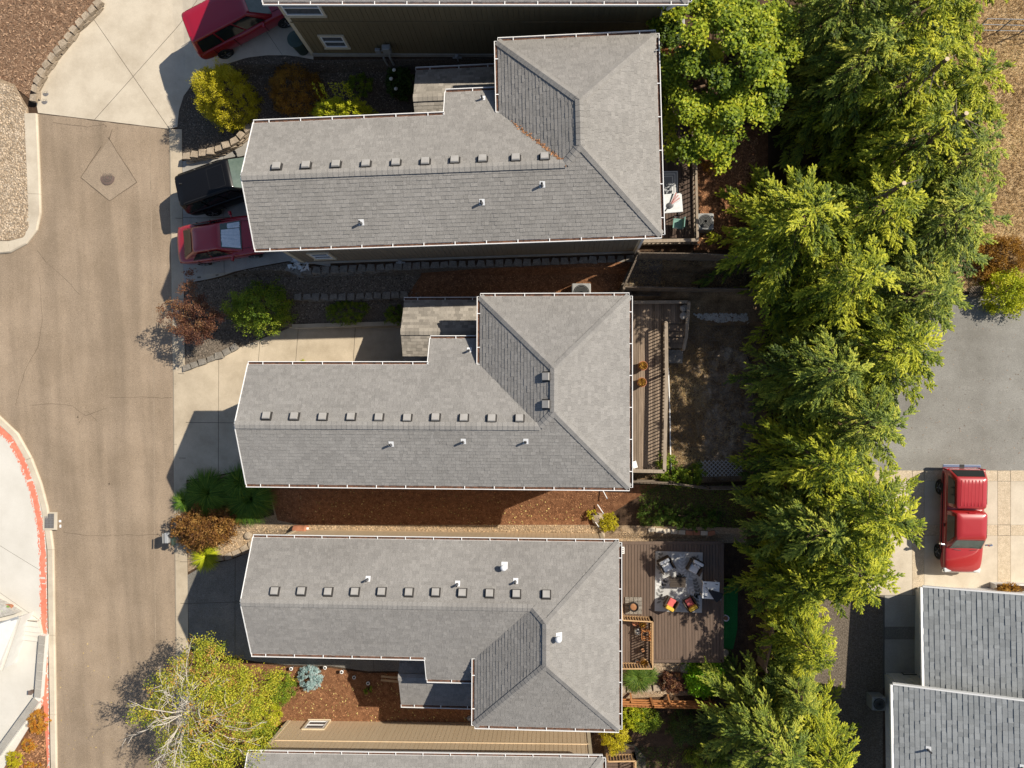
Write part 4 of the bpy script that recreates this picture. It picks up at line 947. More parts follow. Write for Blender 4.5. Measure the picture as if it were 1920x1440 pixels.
def patch(mb, q, u0, u1, v0, v1, off, bow=0.0, nu=6):
    """glass patch on the quad q = bottom-left, bottom-right, top-right, top-left"""
    q = [Vector(p) for p in q]; n = (q[1]-q[0]).cross(q[3]-q[0]).normalized(); b = len(mb.v)
    for j in range(3):
        v = v0+(v1-v0)*j/2
        for i in range(nu+1):
            u = u0+(u1-u0)*i/nu; p = q[0].lerp(q[1], u).lerp(q[3].lerp(q[2], u), v)+n*(off+bow*(1-(2*u-1)**2)); mb.v.append(tuple(p)); mb.t.append(.5)
    for j in range(2):
        for i in range(nu): k = b+j*(nu+1)+i; mb.f.append((k, k+1, k+nu+2, k+nu+1))
def wheel(t, x, y, r=.36, wd=.23):
    M = Matrix.Translation((x, y, r)) @ Matrix.Rotation(math.pi/2 if y < 0 else -math.pi/2, 4, 'X')
    w_ = MB(); w_.lathe([(r*.62, -wd/2), (r*.93, -wd/2), (r, -wd/2+.04), (r, wd/2-.04), (r*.93, wd/2), (r*.62, wd/2)], n=24, M=M); o = w_.build('wheel', 'rubber', t)
    q = MB(); q.lathe([(r*.62, wd/2-.06), (r*.62, wd/2+.004), (r*.56, wd/2-.02), (r*.2, wd/2-.03), (r*.16, wd/2+.0), (.005, wd/2)], n=20, M=M); q.build('rim', 'alloy', o)
    for k in range(5):
        a = 2*math.pi*k/5; s = MB(); s.beam(M @ Vector((r*.12*math.cos(a), r*.12*math.sin(a), wd/2-.005)), M @ Vector((r*.6*math.cos(a), r*.6*math.sin(a), wd/2-.01)), .06, .02); s.build('spoke', 'alloy', o)
def car(label, at, heading, paint, body, gh, wheels, side=((.05, .34), (.37, .66), (.69, .95)), rear=True, cat='car', extras=None, name='parked_car', wr=.36, mirror_x=None, beltoff=0):
    T3, gz = ground_tilt(at.x, at.y, heading); zoff = .05
    t = thing(name, label, cat, (at.x, at.y, gz+zoff), tilt=T3)
    mb = MB(); loft(mb, [car_sec(*s) for s in body]); mb.build('body', paint, t, smooth=True, sub=2)
    bx0, bx1, bw, bz, tx0, tx1, tw, tz, tf, tr = gh
    g = MB(); loft(g, [ring(bx0, bx1, bw, bz-.12, .10, tf, tr), ring(bx0, bx1, bw, bz, .10, tf, tr), ring(tx0, tx1, tw, tz-.06, .12, tf*.4, tr*.4), ring(tx0+.03, tx1-.03, tw-.025, tz-.025, .13, tf*.4, tr*.4), ring(tx0+.10, tx1-.12, tw-.09, tz, .15, tf*.4, tr*.4), ring(tx0+.4, tx1-.4, max(.1, tw-.35), tz+.018, .1)])
    go = g.build('cabin', paint, t, smooth=True); 
    md = go.modifiers.new('bevel', 'BEVEL'); md.width = .02; md.segments = 2; md.limit_method = 'ANGLE'; md.angle_limit = R(40)
    zt = tz-.05
    F = [(bx1, -(bw-tf)*.99, bz), (bx1, (bw-tf)*.99, bz), (tx1, tw-tf*.4, zt), (tx1, -(tw-tf*.4), zt)]
    m2 = MB(); patch(m2, F, .05, .95, .0, .93, .008, .0); m2.build('windscreen', 'glass_green', t, smooth=True)
    if rear:
        B = [(bx0, (bw-tr)*.99, bz), (bx0, -(bw-tr)*.99, bz), (tx0, -(tw-tr*.4), zt), (tx0, tw-tr*.4, zt)]
        m2 = MB(); patch(m2, B, .07, .93, .06, .92, .010); m2.build('rear_window', 'glass_dark', t, smooth=True)
    for sg in (-1, 1):
        S = [(bx0+.1, sg*bw, bz), (bx1-.1, sg*(bw-tf*.3), bz), (tx1-.1, sg*(tw-tf*.2), zt), (tx0+.1, sg*tw, zt)]
        if sg > 0: S = [S[1], S[0], S[3], S[2]]
        for u0, u1 in side:
            if sg > 0: u0, u1 = 1-u1, 1-u0
            m2 = MB(); patch(m2, S, u0, u1, .1, .9, .012, nu=3); m2.build('side_window', 'glass_dark', t)
    for x in wheels:
        for sg in (-1, 1): wheel(t, x, sg*(bw-.055), wr)
    mx = mirror_x if mirror_x is not None else bx1-.45
    for sg in (-1, 1):
        q = MB(); q.beam((mx, sg*(bw-.02), bz+.03), (mx-.02, sg*(bw+.12), bz+.07), .08, .04); q.box((mx-.03, sg*(bw+.18), bz+.09), (.11, .2, .13), sg*.25, taper=.8); q.build('mirror', paint, t, bevel=.02)
    for x in (bx0+1.05, bx0+1.95):
        for sg in (-1, 1): q = MB(); q.box((x, sg*(bw+.045), bz-.12), (.16, .03, .03)); q.build('door_handle', paint, t, bevel=.008)
    L0, L1 = body[0][0], body[-1][0]
    for sg in (-1, 1):
        for x in (bx1-.55, (bx0+bx1)/2-.1, bx0+.75): q = MB(); q.box((x, sg*(bw+.055), (bz+.3)/2+.05), (.012, .03, bz-.42)); q.build('door_gap', 'black_plastic', t)
        q = MB(); q.beam((bx1+.05, sg*(bw-.22), bz+.035), (L1-.42, sg*(bw-.30), body[-2][4]+.0), .010, .02); q.build('bonnet_gap', 'black_plastic', t)
    for sg in (-1, 1):
        s1 = body[1]; q = MB(); q.box((L0+.17, sg*(s1[1]-.11), s1[3]-.16), (.14, .16, .2)); q.build('tail_light', 'lamp_red', t, bevel=.03)
        s1 = body[-2]; q = MB(); q.box((L1-.17, sg*(s1[1]-.14), s1[3]-.05), (.26, .26, .14), sg*-.35); q.build('headlight', 'lamp_clear', t, bevel=.03)
    q = MB(); q.box((L0+.08, 0, .48), (.14, body[1][1]*1.62, .2)); q.build('rear_bumper', paint, t, bevel=.05)
    q = MB(); q.box((L0+.03, 0, .70), (.03, .5, .13)); q.build('number_plate', 'white_paint', t)
    if extras: extras(t, bw, bz, tx0, tx1, tw, tz, bx0, bx1)
    return t
SUV = [(-2.5, .78, .5, .86, .92), (-2.44, .90, .36, .98, 1.02), (-1.7, .965, .30, 1.04, 1.06), (-.5, .97, .28, 1.05, 1.07), (.7, .97, .28, 1.05, 1.09), (1.25, .96, .28, 1.02, 1.09), (1.9, .94, .30, .96, 1.03), (2.35, .86, .34, .84, .92), (2.5, .68, .42, .66, .74)]
def rails(t, bw, bz, tx0, tx1, tw, tz, bx0, bx1):
    for sg in (-1, 1): q = MB(); q.tube([(tx0+.25, sg*(tw-.05), tz+.01), (tx0+.35, sg*(tw-.05), tz+.07), (tx1-.35, sg*(tw-.05), tz+.07), (tx1-.2, sg*(tw-.05), tz+.01)], .02, 6); q.build('roof_rail', 'black_plastic', t)
def red_suv(t, bw, bz, tx0, tx1, tw, tz, bx0, bx1):
    q = MB(); q.box((tx0+.12, 0, tz-.01), (.2, tw*1.3, .03)); q.build('spoiler', 'paint_crimson', t, bevel=.02)
    q = MB(); patch(q, [(bx1, -.45, bz), (bx1, .05, bz), (tx1, .05, tz-.05), (tx1, -.5, tz-.05)], .05, .9, .35, .98, .03); 
    q = MB(); F = [(bx1, .1, bz), (bx1, .75, bz), (tx1, .62, tz-.05), (tx1, .1, tz-.05)]; patch(q, F, .1, .9, .2, .95, .022); q.build('sunshade', 'sunshade', t)
def black_suv(t, bw, bz, tx0, tx1, tw, tz, bx0, bx1):
    rails(t, bw, bz, tx0, tx1, tw, tz, bx0, bx1)
    fr = MB()
    x0, x1, y = tx1-1.05, tx1-.25, .48
    for a, b in (((x0, -y), (x1, -y)), ((x1, -y), (x1, y)), ((x1, y), (x0, y)), ((x0, y), (x0, -y))): fr.beam((*a, tz+.016), (*b, tz+.016), .018, .008)
    so = fr.build('sunroof', 'black_plastic', t); q = MB(); q.box(((x0+x1)/2, 0, tz+.012), (x1-x0-.02, 2*y-.02, .01)); q.build('glass_panel', 'paint_black', so)
    q = MB(); q.tube([(tx0+.35, .25, tz), (tx0+.28, .25, tz+.07), (tx0+.22, .25, tz+.01)], .03, 6); q.build('antenna', 'black_plastic', t)
    q = MB(); q.box((tx0+.12, 0, tz-.015), (.2, tw*1.3, .03)); q.build('spoiler', 'paint_black', t, bevel=.02)
def sedan_x(t, bw, bz, tx0, tx1, tw, tz, bx0, bx1):
    q = MB(); F = [(bx1, -(bw-.15), bz), (bx1, bw-.15, bz), (tx1, tw-.06, tz-.05), (tx1, -(tw-.06), tz-.05)]; patch(q, F, .07, .72, .05, .88, .018, nu=10); patch(q, F, .74, .92, .05, .6, .018); rnd = random.Random(4); q.v = [(a+rnd.gauss(0, .012), b, c+rnd.uniform(0, .03)) for a, b, c in q.v]
    q.build('sunshade', 'sunshade', t)
SED = [(-2.4, .72, .5, .84, .90), (-2.3, .86, .36, .96, 1.0), (-1.7, .915, .30, .97, 1.0), (-.5, .925, .24, .95, .98), (.6, .925, .24, .93, .98), (1.2, .915, .25, .89, .97), (1.85, .88, .27, .80, .88), (2.3, .78, .32, .66, .74), (2.44, .60, .4, .54, .6)]
def along(px, py, z, head, dist):
    q = PG(px, py, z); return Vector((q.x+math.cos(head)*dist, q.y+math.sin(head)*dist))
hd = R(22); car('crimson sport utility vehicle at the top, left of the olive-brown house', PG(470, 41).to_2d(), hd, 'paint_crimson', [(a*1.02, b, c, d, e) for a, b, c, d, e in SUV], (-2.46, 1.30, .92, 1.04, -2.26, .55, .72, 1.76, .06, .05), (-1.5, 1.55), cat='car', extras=red_suv, name='parked_car')
hd = R(13.5); car('black sport utility vehicle with sunroof in the driveway of the house with ten vents', along(342, 364, 1.45, hd, 2.3), hd, 'paint_black', [(a*.93, b*.96, c, d, e) for a, b, c, d, e in SUV], (-2.27, 1.25, .89, 1.03, -2.10, .62, .72, 1.70, .06, .04), (-1.35, 1.4), cat='car', extras=black_suv)
hd = R(3.5); car('dark red sedan with a silver sunshade under the roof edge', along(342, 460, .8, hd, 2.35), hd, 'paint_red', SED, (-1.98, 1.25, .85, .95, -1.12, .38, .62, 1.43, .12, .12), (-1.4, 1.45), side=((.12, .48), (.51, .86)), extras=sedan_x, wr=.33)
def pickup():
    hd = R(-90.6); q = PG(1800, 976, .6); at = q.to_2d(); T3, gz = ground_tilt(at.x, at.y, hd)
    t = thing('pickup_truck', 'red pickup truck with a ribbed canopy on the pale banded driveway', 'truck', (at.x, at.y, gz+.03), tilt=T3); pt = 'paint_pickup'
    mb = MB(); loft(mb, [car_sec(*s) for s in [(-2.42, .80, .46, .98, 1.0), (-2.36, .84, .40, 1.02, 1.04), (-1.5, .86, .38, 1.03, 1.05), (-.4, .86, .36, 1.04, 1.06), (.5, .865, .36, 1.04, 1.06), (1.0, .865, .36, 1.02, 1.07), (1.7, .85, .38, .98, 1.04), (2.12, .80, .42, .90, .98), (2.28, .66, .5, .74, .80)]]); mb.build('body', pt, t, smooth=True, sub=2)
    def shell(name, bx0, bx1, bw, bz, tx0, tx1, tw, tz):
        g = MB(); loft(g, [ring(bx0, bx1, bw, bz-.1, .1, .03), ring(bx0, bx1, bw, bz, .1, .03), ring(tx0, tx1, tw, tz-.05, .10, .02), ring(tx0+.05, tx1-.05, tw-.05, tz-.004, .10), ring(tx0+.3, tx1-.3, tw-.3, tz+.01, .1)]); return g.build(name, pt, t, smooth=True)
    def glass(bx0, bx1, bw, bz, tx0, tx1, tw, tz, ends):
        zt = tz-.05
        if 'f' in ends: q = MB(); patch(q, [(bx1, -bw*.93, bz), (bx1, bw*.93, bz), (tx1, tw, zt), (tx1, -tw, zt)], .05, .95, .0, .95, .01); q.build('windscreen', 'glass_green', t)
        if 'r' in ends: q = MB(); patch(q, [(bx0, bw, bz), (bx0, -bw, bz), (tx0, -tw, zt), (tx0, tw, zt)], .07, .93, .08, .92, .012); q.build('rear_window', 'glass_dark', t)
        for sg in (-1, 1):
            S = [(bx0+.1, sg*bw, bz), (bx1-.1, sg*bw, bz), (tx1-.08, sg*tw, zt), (tx0+.1, sg*tw, zt)]
            if sg > 0: S = [S[1], S[0], S[3], S[2]]
            q = MB(); patch(q, S, .08, .92, .1, .9, .014); q.build('side_window', 'glass_dark', t)
    cab = (-.62, 1.12, .82, 1.03, -.56, .62, .67, 1.58); can = (-2.40, -.70, .82, 1.03, -2.12, -.74, .67, 1.52)
    shell('cabin', *cab); glass(*cab, 'f'); co = shell('canopy', *can); glass(*can, 'r')
    for i in range(7): q = MB(); q.box((-1.43, -.45+.15*i, 1.524), (1.15, .05, .02)); q.build('canopy_rib', pt, co, bevel=.008)
    for sg in (-1, 1):
        q = MB(); q.beam((.95, sg*.84, 1.06), (.93, sg*.98, 1.1), .07, .05); q.box((.93, sg*1.04, 1.12), (.1, .2, .15), sg*.3, taper=.8); q.build('mirror', 'chrome', t, bevel=.02)
        q = MB(); q.box((-2.40, sg*.78, .80), (.06, .14, .4)); q.build('tail_light', 'lamp_red', t, bevel=.015)
        q = MB(); q.box((2.13, sg*.64, .80), (.2, .3, .16), sg*-.2); q.build('headlight', 'lamp_clear', t, bevel=.03)
        q = MB(); q.box((.1, sg*.875, .93), (.15, .03, .03)); q.build('door_handle', 'black_plastic', t)
        q = MB(); q.box((-.4, sg*.868, .72), (3.6, .02, .05)); q.build('side_trim', 'black_plastic', t)
        for x in (-1.5, 1.45): wheel(t, x, sg*.745, .35, .22)
    q = MB(); q.box((-2.5, 0, .55), (.16, 1.66, .14)); b = q.build('rear_bumper', 'chrome', t, bevel=.03); q = MB(); q.box((-2.5, 0, .625), (.14, .2, .012)); q.build('step_pad', 'black_plastic', b)
    q = MB(); q.box((2.24, 0, .55), (.16, 1.5, .18)); q.build('front_bumper', 'chrome', t, bevel=.05)
    q = MB(); q.box((-.58, 0, 1.56), (.05, .3, .05)); q.build('brake_light', 'lamp_red', t)
    for sg in (-1, 1): q = MB(); q.tube([(1.2, sg*.2, 1.075), (1.16, sg*.5, 1.085)], .012, 5); q.build('wiper', 'black_plastic', t)
pickup()

# ================================================================ DECKS
def deck(label, z, poly, m, board=.14, gap=.016, axis='y', th=.04, skirt_m='joint'):
    """poly: px corners at the deck surface; each board an object running along axis"""
    pl = [P(a, b, z).to_2d() for a, b in poly]; c = sum(pl, Vector((0, 0)))/len(pl)
    t = thing('deck', label, 'deck', (c.x, c.y, z))
    k = 0 if axis == 'y' else 1; lo = min(p[k] for p in pl); hi = max(p[k] for p in pl); x = lo
    while x < hi-.02:
        a0 = (x+gap/2, 0) if k == 0 else (0, x+gap/2); a1 = (x+board-gap/2, 0) if k == 0 else (0, x+board-gap/2); n = (1, 0) if k == 0 else (0, 1)
        q = clip_half(clip_half(pl, a0, n), a1, (-n[0], -n[1]))
        if len(q) > 2 and parea(q) > .01:
            mb = MB(); mb.prism([(p[0], p[1]) for p in q], z-th, z, random.random()); mb.build('board', m, t, world=True)
        x += board
    s = MB(); s.prism([tuple(c+(p-c)*.985) for p in pl], z-.7, z-th-.01); s.build('deck_base', skirt_m, t, world=True)
    return t
def railing(t, pts, z, h, m, pick=.14, top=(.14, .04), picket=(.035, .035), px=True, slant=0):
    """posts, top rail, pickets on a px line given at the height of the top rail"""
    pl = [P(a, b, z+h) for a, b in pts] if px else [Vector(p) for p in pts]
    for a, b in zip(pl, pl[1:]):
        r = MB(); r.beam(a, b, *top); ro = r.build('railing', m, t, world=True)
        r = MB(); r.beam(a-Vector((0, 0, h-.1)), b-Vector((0, 0, h-.1)), .04, .08); r.build('lower_rail', m, ro, world=True)
        k = max(2, int((b-a).length/pick))
        for i in range(k+1):
            p = a.lerp(b, i/k); post = i in (0, k); q = MB(); s = .09 if post else picket[0]
            q.box((p.x, p.y, p.z-h/2-.02), (s, s, h)); q.build('post' if post else 'picket', m, ro, world=True)
# dark deck of the upper house
z = 2.5
d1 = deck('dark stained deck behind the house with ten ridge vents', z, [(1180, 195), (1302, 195), (1302, 446), (1180, 446)], 'deck_dark')
railing(d1, [(1303, 215), (1308, 447)], z, .75, 'rail_wood', .2, top=(.1, .05)); railing(d1, [(1200, 452), (1308, 450)], z-.0, .7, 'rail_wood', .18)
lt = MB(); a, b = P(1200, 456, z-.1), P(1306, 455, z-.1)
for i in range(30):
    for sg in (-1, 1):
        p = a.lerp(b, i/30); lt.beam(p, p+Vector((.35*1, 0, -.5*1)) if sg > 0 else p+Vector((-.35, 0, -.5)), .02, .035)
tag(lt.build('lattice', 'rail_wood', d1, world=True), kind='stuff')
# weathered deck of the middle house
z = .85
d2 = deck('weathered grey-brown deck with two round pots behind the middle house', z, [(1150, 566), (1292, 566), (1290, 606), (1250, 606), (1245, 886), (1150, 886)], 'deck_grey', board=.105, gap=.01)
tm = MB(); a, b = P(1214, 700, z+.012), P(1212, 880, z+.012); tm.beam(a, b, .14, .02); tm.build('border_board', 'deck_grey', d2, world=True)
railing(d2, [(1160, 567), (1290, 566)], z, .5, 'rail_wood', .16); railing(d2, [(1292, 566), (1287, 630), (1282, 655)], z, .5, 'rail_wood', .16)
railing(d2, [(1249, 604), (1250, 700), (1246, 884), (1150, 882)], z, .85, 'rail_wood', .15, top=(.15, .045))
st = thing('deck_steps', 'wooden steps down from the weathered deck to the yard', 'steps', P(1268, 630, .4))
for i in range(4):
    zz = z-.17*(i+1); y0, y1 = 607+i*11, 607+(i+1)*11+2; q = [P(x, y, zz).to_2d() for x, y in ((1251, y0), (1288-i, y0), (1287-i, y1), (1251, y1))]
    MB().prism(q[::-1], zz-.04, zz).build('tread', 'deck_grey', st, world=True)
    q2 = [q[0], q[1], q[1]+Vector((0, -.03)), q[0]+Vector((0, -.03))]; MB().prism(q2[::-1], zz-.17, zz-.04).build('riser', 'deck_grey', st, world=True)
q = [P(x, y, .12).to_2d() for x, y in ((1251, 656), (1281, 656), (1280, 681), (1251, 681))]; t = thing('landing_pad', 'small grey concrete pad at the foot of the deck steps', 'paving', (q[0].x, q[0].y, 0)); MB().prism(q[::-1], -.1, .12).build('pad', 'concrete_dark', t, world=True)
pot('flower_pot', 'round brown pot on the weathered deck, nearer the steps', P(1205, 686, z+.3)-Vector((0, 0, .3)), .22, .42, 'terracotta', 'leaf_rust', group='pots on the weathered deck')
pot('flower_pot', 'round brown pot on the weathered deck, farther from the steps', P(1203, 717, z+.3)-Vector((0, 0, .3)), .22, .42, 'terracotta', 'leaf_rust', group='pots on the weathered deck')
def boulder(label, p, r, m='rock', group=None, name='boulder'):
    t = thing(name, label, 'rock', p, group=group); bm = bmesh.new(); bmesh.ops.create_icosphere(bm, subdivisions=2, radius=r); rnd = random.Random(label)
    for v in bm.verts: v.co *= rnd.uniform(.82, 1.1); v.co.z = max(-.2*r, v.co.z*.7)
    me = bpy.data.meshes.new('stone'); bm.to_mesh(me); bm.free(); me.materials.append(MATS[m]); link('stone', me, t)
boulder('pale rock on the weathered deck corner, farther from the steps', P(1282, 578, z+.1), .19); boulder('pale rock on the weathered deck corner, nearer the steps', P(1281, 592, z+.1), .18)
t = thing('folding_chair', 'small white chair at the bottom end of the weathered deck', 'chair', P(1188, 870, z), R(15))
MB().box((0, 0, .4), (.22, .3, .03)).build('seat', 'white_paint', t); MB().box((-.1, 0, .6), (.03, .3, .35)).build('backrest', 'white_paint', t)
for x in (-.1, .1):
    for y in (-.13, .13): MB().box((x, y, .2), (.03, .03, .4)).build('leg', 'white_paint', t)
# upper deck things
z = 2.5
p = P(1256, 358, z); t = thing('outdoor_rug', 'grey patio mat with white striped border on the dark deck', 'rug', (p.x, p.y, z)); MB().box((-.3, 0, .008), (1.3, 1.75, .016)).build('mat', 'ash_grey', t)
for i, s in enumerate((.0, .1, .2)):
    for sg in (-1, 1): MB().box((-.3, sg*(.84-s), .018), (1.25-2*s, .035, .008)).build('stripe', 'white_paint', t)
    MB().box((.32-s, 0, .018), (.035, 1.65-2*s, .008)).build('stripe', 'white_paint', t)
p = P(1261, 381, z+.7); t = thing('patio_table', 'square white patio table on the dark deck', 'table', (p.x, p.y, z), R(4))
MB().box((0, 0, .7), (.82, .82, .05)).build('table_top', 'awning_white', t, bevel=.06)
for x in (-.34, .34):
    for y in (-.34, .34): MB().box((x, y, .34), (.05, .05, .68)).build('leg', 'awning_white', t)
p = P(1262, 378, z+.75); t = thing('parasol', 'folded pink and white striped parasol lying across the white table', 'parasol', (p.x, p.y, z+.76))
for i in range(7):
    a = R(62-7*i); MB().beam((-.12, -.15, .02), (-.12+.62*math.cos(a)*.7, -.15+.62*math.sin(a), .06+.01*(i % 2)), .05, .03).build('canopy_fold', 'stripe_pink' if i % 2 else 'awning_white', t)
MB().tube([(-.35, -.42, .0), (-.12, -.15, .03), (.2, .4, .06)], .02, 6).build('pole', 'black_plastic', t); MB().lathe([(.12, .0), (.14, .02), (.05, .05)], c=(-.12, -.16, 0), n=10).build('hub', 'pipe_dark', t)
def arm_chair(label, p, rz, seat_m, frame_m, group=None, back_m=None, pillow=None, w=.62, seat_z=.36):
    t = thing('armchair', label, 'chair', p, rz, group=group)
    MB().box((0, 0, seat_z-.1), (w, w, .14)).build('seat_frame', frame_m, t, bevel=.02)
    MB().box((.0, 0, seat_z+.03), (w-.02, w-.14, .11)).build('seat_cushion', seat_m, t, bevel=.04)
    MB().box((-w/2+.02, 0, seat_z+.18), (.16, w-.06, .36)).build('back_cushion', back_m or seat_m, t, bevel=.05)
    MB().box((-w/2-.06, 0, seat_z+.08), (.06, w+.06, .5)).build('backrest', frame_m, t, bevel=.03)
    for sg in (-1, 1): MB().box((0, sg*(w/2+.03), seat_z+.1), (w, .07, .34)).build('armrest', frame_m, t, bevel=.03)
    for x in (-w/2+.06, w/2-.06):
        for sg in (-1, 1): MB().box((x, sg*(w/2-.02), .15), (.06, .06, .3)).build('leg', frame_m, t)
    if pillow: MB().box((-w/2+.16, 0, seat_z+.2), (.1, .36, .3)).build('pillow', pillow, t, bevel=.04)
    return t
mat('pillow_print', (.10, .10, .11), (.70, .70, .70), rough=.9, scale=22, lo=.47, hi=.5, coord='obj')
t = thing('plastic_chair', 'pale teal plastic chair at the end of the dark deck', 'chair', P(1268, 424, z), R(175))
MB().box((0, 0, .42), (.42, .44, .04)).build('seat', 'teal_seat', t, bevel=.015); MB().box((-.22, 0, .64), (.04, .44, .44)).build('backrest', 'teal_seat', t, bevel=.015)
for sg in (-1, 1):
    MB().tube([(.2, sg*.24, 0), (.2, sg*.24, .62), (-.22, sg*.24, .62), (-.24, sg*.24, 0)], .016, 6).build('leg', 'pipe_dark', t)
def ac_unit(label, p, s=.72, h=.7, group='outdoor cooling units'):
    t = thing('air_conditioner', label, 'air conditioner', p, group=group)
    MB().box((0, 0, h/2), (s, s, h)).build('case', 'ac_grey', t, bevel=.05); MB().lathe([(s*.42, h-.01), (s*.42, h+.012), (s*.38, h+.012), (s*.38, h+.003), (.01, h+.003)], n=24).build('fan_well', 'black_plastic', t)
    for k in range(4): a = k*math.pi/2+.4; MB().beam((0, 0, h+.012), (s*.33*math.cos(a), s*.33*math.sin(a), h+.02), .13, .01).build('fan_blade', 'pipe_dark', t)
    for r in (.12, .2, .28, .36): MB().lathe([(s*r+.006, h+.03), (s*r+.006, h+.036), (s*r-.006, h+.036), (s*r-.006, h+.03)], n=20).build('guard_ring', 'ac_grey', t)
ac_unit('square grey cooling unit beside the dark deck', PG(1322, 416, .6)-Vector((0, 0, .6)))
ac_unit('square pale cooling unit at the roof edge of the middle house', PG(1090, 549, .6)-Vector((0, 0, .65)), .85)
ac_unit('grey cooling unit beside the shaded wall of the blue-grey house', PG(1645, 1317, .5)-Vector((0, 0, .5)), .62)
ac_unit('square cooling unit in the shade below the maple, top', PG(1268, 52, .6)-Vector((0, 0, .6)), .7)
# brown deck with the rug
z = -.75
d3 = deck('big brown board deck with a leaf-patterned rug', z, [(1162, 1020), (1352, 1020), (1352, 1236), (1222, 1236), (1222, 1164), (1162, 1164)], 'deck_brown')
for a, b in (((1162, 1018), (1352, 1018)), ((1354, 1018), (1354, 1241)), ((1222, 1239), (1354, 1239))): MB().beam(P(*a, z+.004), P(*b, z+.004), .15, .05).build('border_board', 'deck_brown', d3, world=True)
z2 = z-.16
d4 = deck('small brown deck landing with pots behind a tan railing', z2, [(1150, 1166), (1221, 1166), (1221, 1252), (1150, 1252)], 'deck_brown')
def rail3(pts):
    railing(d3, pts, z, .85, 'rail_tan', .12, top=(.05, .04), picket=(.045, .045))
rail3([(1164, 1106), (1168, 1163), (1224, 1166), (1224, 1254), (1160, 1254)])
p0, p1 = P(1228, 1034, z), P(1317, 1148, z); cx, cy = (p0.x+p1.x)/2, (p0.y+p1.y)/2; rw, rh = abs(p1.x-p0.x), abs(p1.y-p0.y)
def rug():
    t = thing('outdoor_rug', 'large grey rug with leaf pattern on the big brown deck', 'rug', (cx, cy, z), R(-1.2)); MB().box((0, 0, .007), (rw, rh, .014)).build('rug_base', 'rug_grey', t)
    pal = MB(); dk = MB(); rnd = random.Random(5)
    def leaf(mb, x, y, a, l, wd):
        pts = []
        for i in range(9):
            s = i/8; q = wd*math.sin(math.pi*s)**.8*.5; pts.append((s*l, q))
        for i in range(7, 0, -1):
            s = i/8; q = wd*math.sin(math.pi*s)**.8*.5; pts.append((s*l, -q))
        ca, sa = math.cos(a), math.sin(a); q = [(x+u*ca-v*sa, y+u*sa+v*ca) for u, v in pts]
        if all(abs(u) < rw/2-.02 and abs(v) < rh/2-.02 for u, v in q): mb.add([(u, v, .0165) for u, v in q], [tuple(range(len(q)))])
    def frond(mb, x, y, a, L, n, l, wd, curl):
        for i in range(n):
            s = (i+1)/n; aa = a+curl*s; px_, py_ = x+L*s*math.cos(a+curl*s*.5), y+L*s*math.sin(a+curl*s*.5)
            for sg in (-1, 1): leaf(mb, px_, py_, aa+sg*(.95-.35*s), l*(1-.35*s), wd)
    frond(pal, .1, -.05, R(85), 1.35, 8, .34, .1, .1); frond(pal, .0, -.3, R(-85), 1.1, 7, .3, .1, -.1); frond(pal, -.25, .1, R(195), .8, 5, .3, .09, .3); frond(pal, .3, .1, R(35), 1.1, 7, .3, .09, .2); frond(pal, .3, -.2, R(-30), .8, 5, .28, .09, -.2)
    for k in range(12): leaf(pal, .02, .05, R(20+12*k), .42, .09)
    frond(dk, -1.05, -1.2, R(80), 1.2, 7, .26, .1, -.3); frond(dk, 1.02, -1.25, R(95), 1.3, 8, .28, .11, .2); frond(dk, -1.0, .2, R(70), 1.0, 6, .28, .1, .4); frond(dk, .98, .5, R(110), .8, 5, .26, .1, -.2); frond(dk, -.35, -1.3, R(120), .7, 4, .24, .09, .2); frond(dk, .45, -1.3, R(70), .7, 4, .24, .09, -.2)
    tag(pal.build('pale_leaf_print', 'rug_pale', t), kind='stuff'); tag(dk.build('dark_leaf_print', 'rug_dark', t), kind='stuff')
mat('rug_grey', (.38, .38, .375), (.44, .44, .43), rough=.95, scale=5); mat('rug_pale', (.58, .58, .57), rough=.95); mat('rug_dark', (.18, .18, .175), rough=.95)
rug()
def dk(px, py): q = P(px, py, z+.016); return (q.x, q.y, q.z)
arm_chair('grey cushioned armchair at the top left of the leaf rug', dk(1247, 1057), R(-62), 'cushion_grey', 'wicker', 'grey armchairs', pillow='pillow_print', w=.56)
arm_chair('grey cushioned armchair at the top right of the leaf rug', dk(1300, 1060), R(-118), 'cushion_grey', 'wicker', 'grey armchairs', pillow='pillow_print', w=.56)
arm_chair('dark wicker chair with pink seat and yellow pillow, left one', dk(1256, 1127), R(62), 'cushion_red', 'wicker', 'pink-cushioned chairs', back_m='cushion_yellow', w=.46)
arm_chair('dark wicker chair with pink seat and yellow pillow, right one', dk(1291, 1127), R(120), 'cushion_red', 'wicker', 'pink-cushioned chairs', back_m='cushion_yellow', w=.46)
p = P(1271, 1092, z+.4); t = thing('coffee_table', 'dark slatted low table in the middle of the leaf rug', 'table', (p.x, p.y, z+.016))
for i in range(6): MB().box((0, -.2+.08*i, .38), (.72, .068, .03)).build('slat', 'wicker', t)
MB().box((0, 0, .34), (.66, .42, .05)).build('apron', 'wicker', t)
for x in (-.3, .3):
    for y in (-.18, .18): MB().box((x, y, .16), (.05, .05, .32)).build('leg', 'wicker', t)
p = P(1333, 1107, z+.7); t = thing('patio_table', 'square white side table beside the leaf rug', 'table', (p.x, p.y, z), R(-3)); MB().box((0, 0, .68), (.78, .80, .05)).build('table_top', 'awning_white', t, bevel=.07)
for x in (-.32, .32):
    for y in (-.32, .32): MB().box((x, y, .33), (.05, .05, .66)).build('leg', 'awning_white', t); MB().box((x*.8, y*.9, .708), (.12, .04, .006)).build('handle_slot', 'pipe_dark', t)
t = thing('parasol', 'folded black parasol lying on the white side table', 'parasol', (p.x, p.y, z+.71))
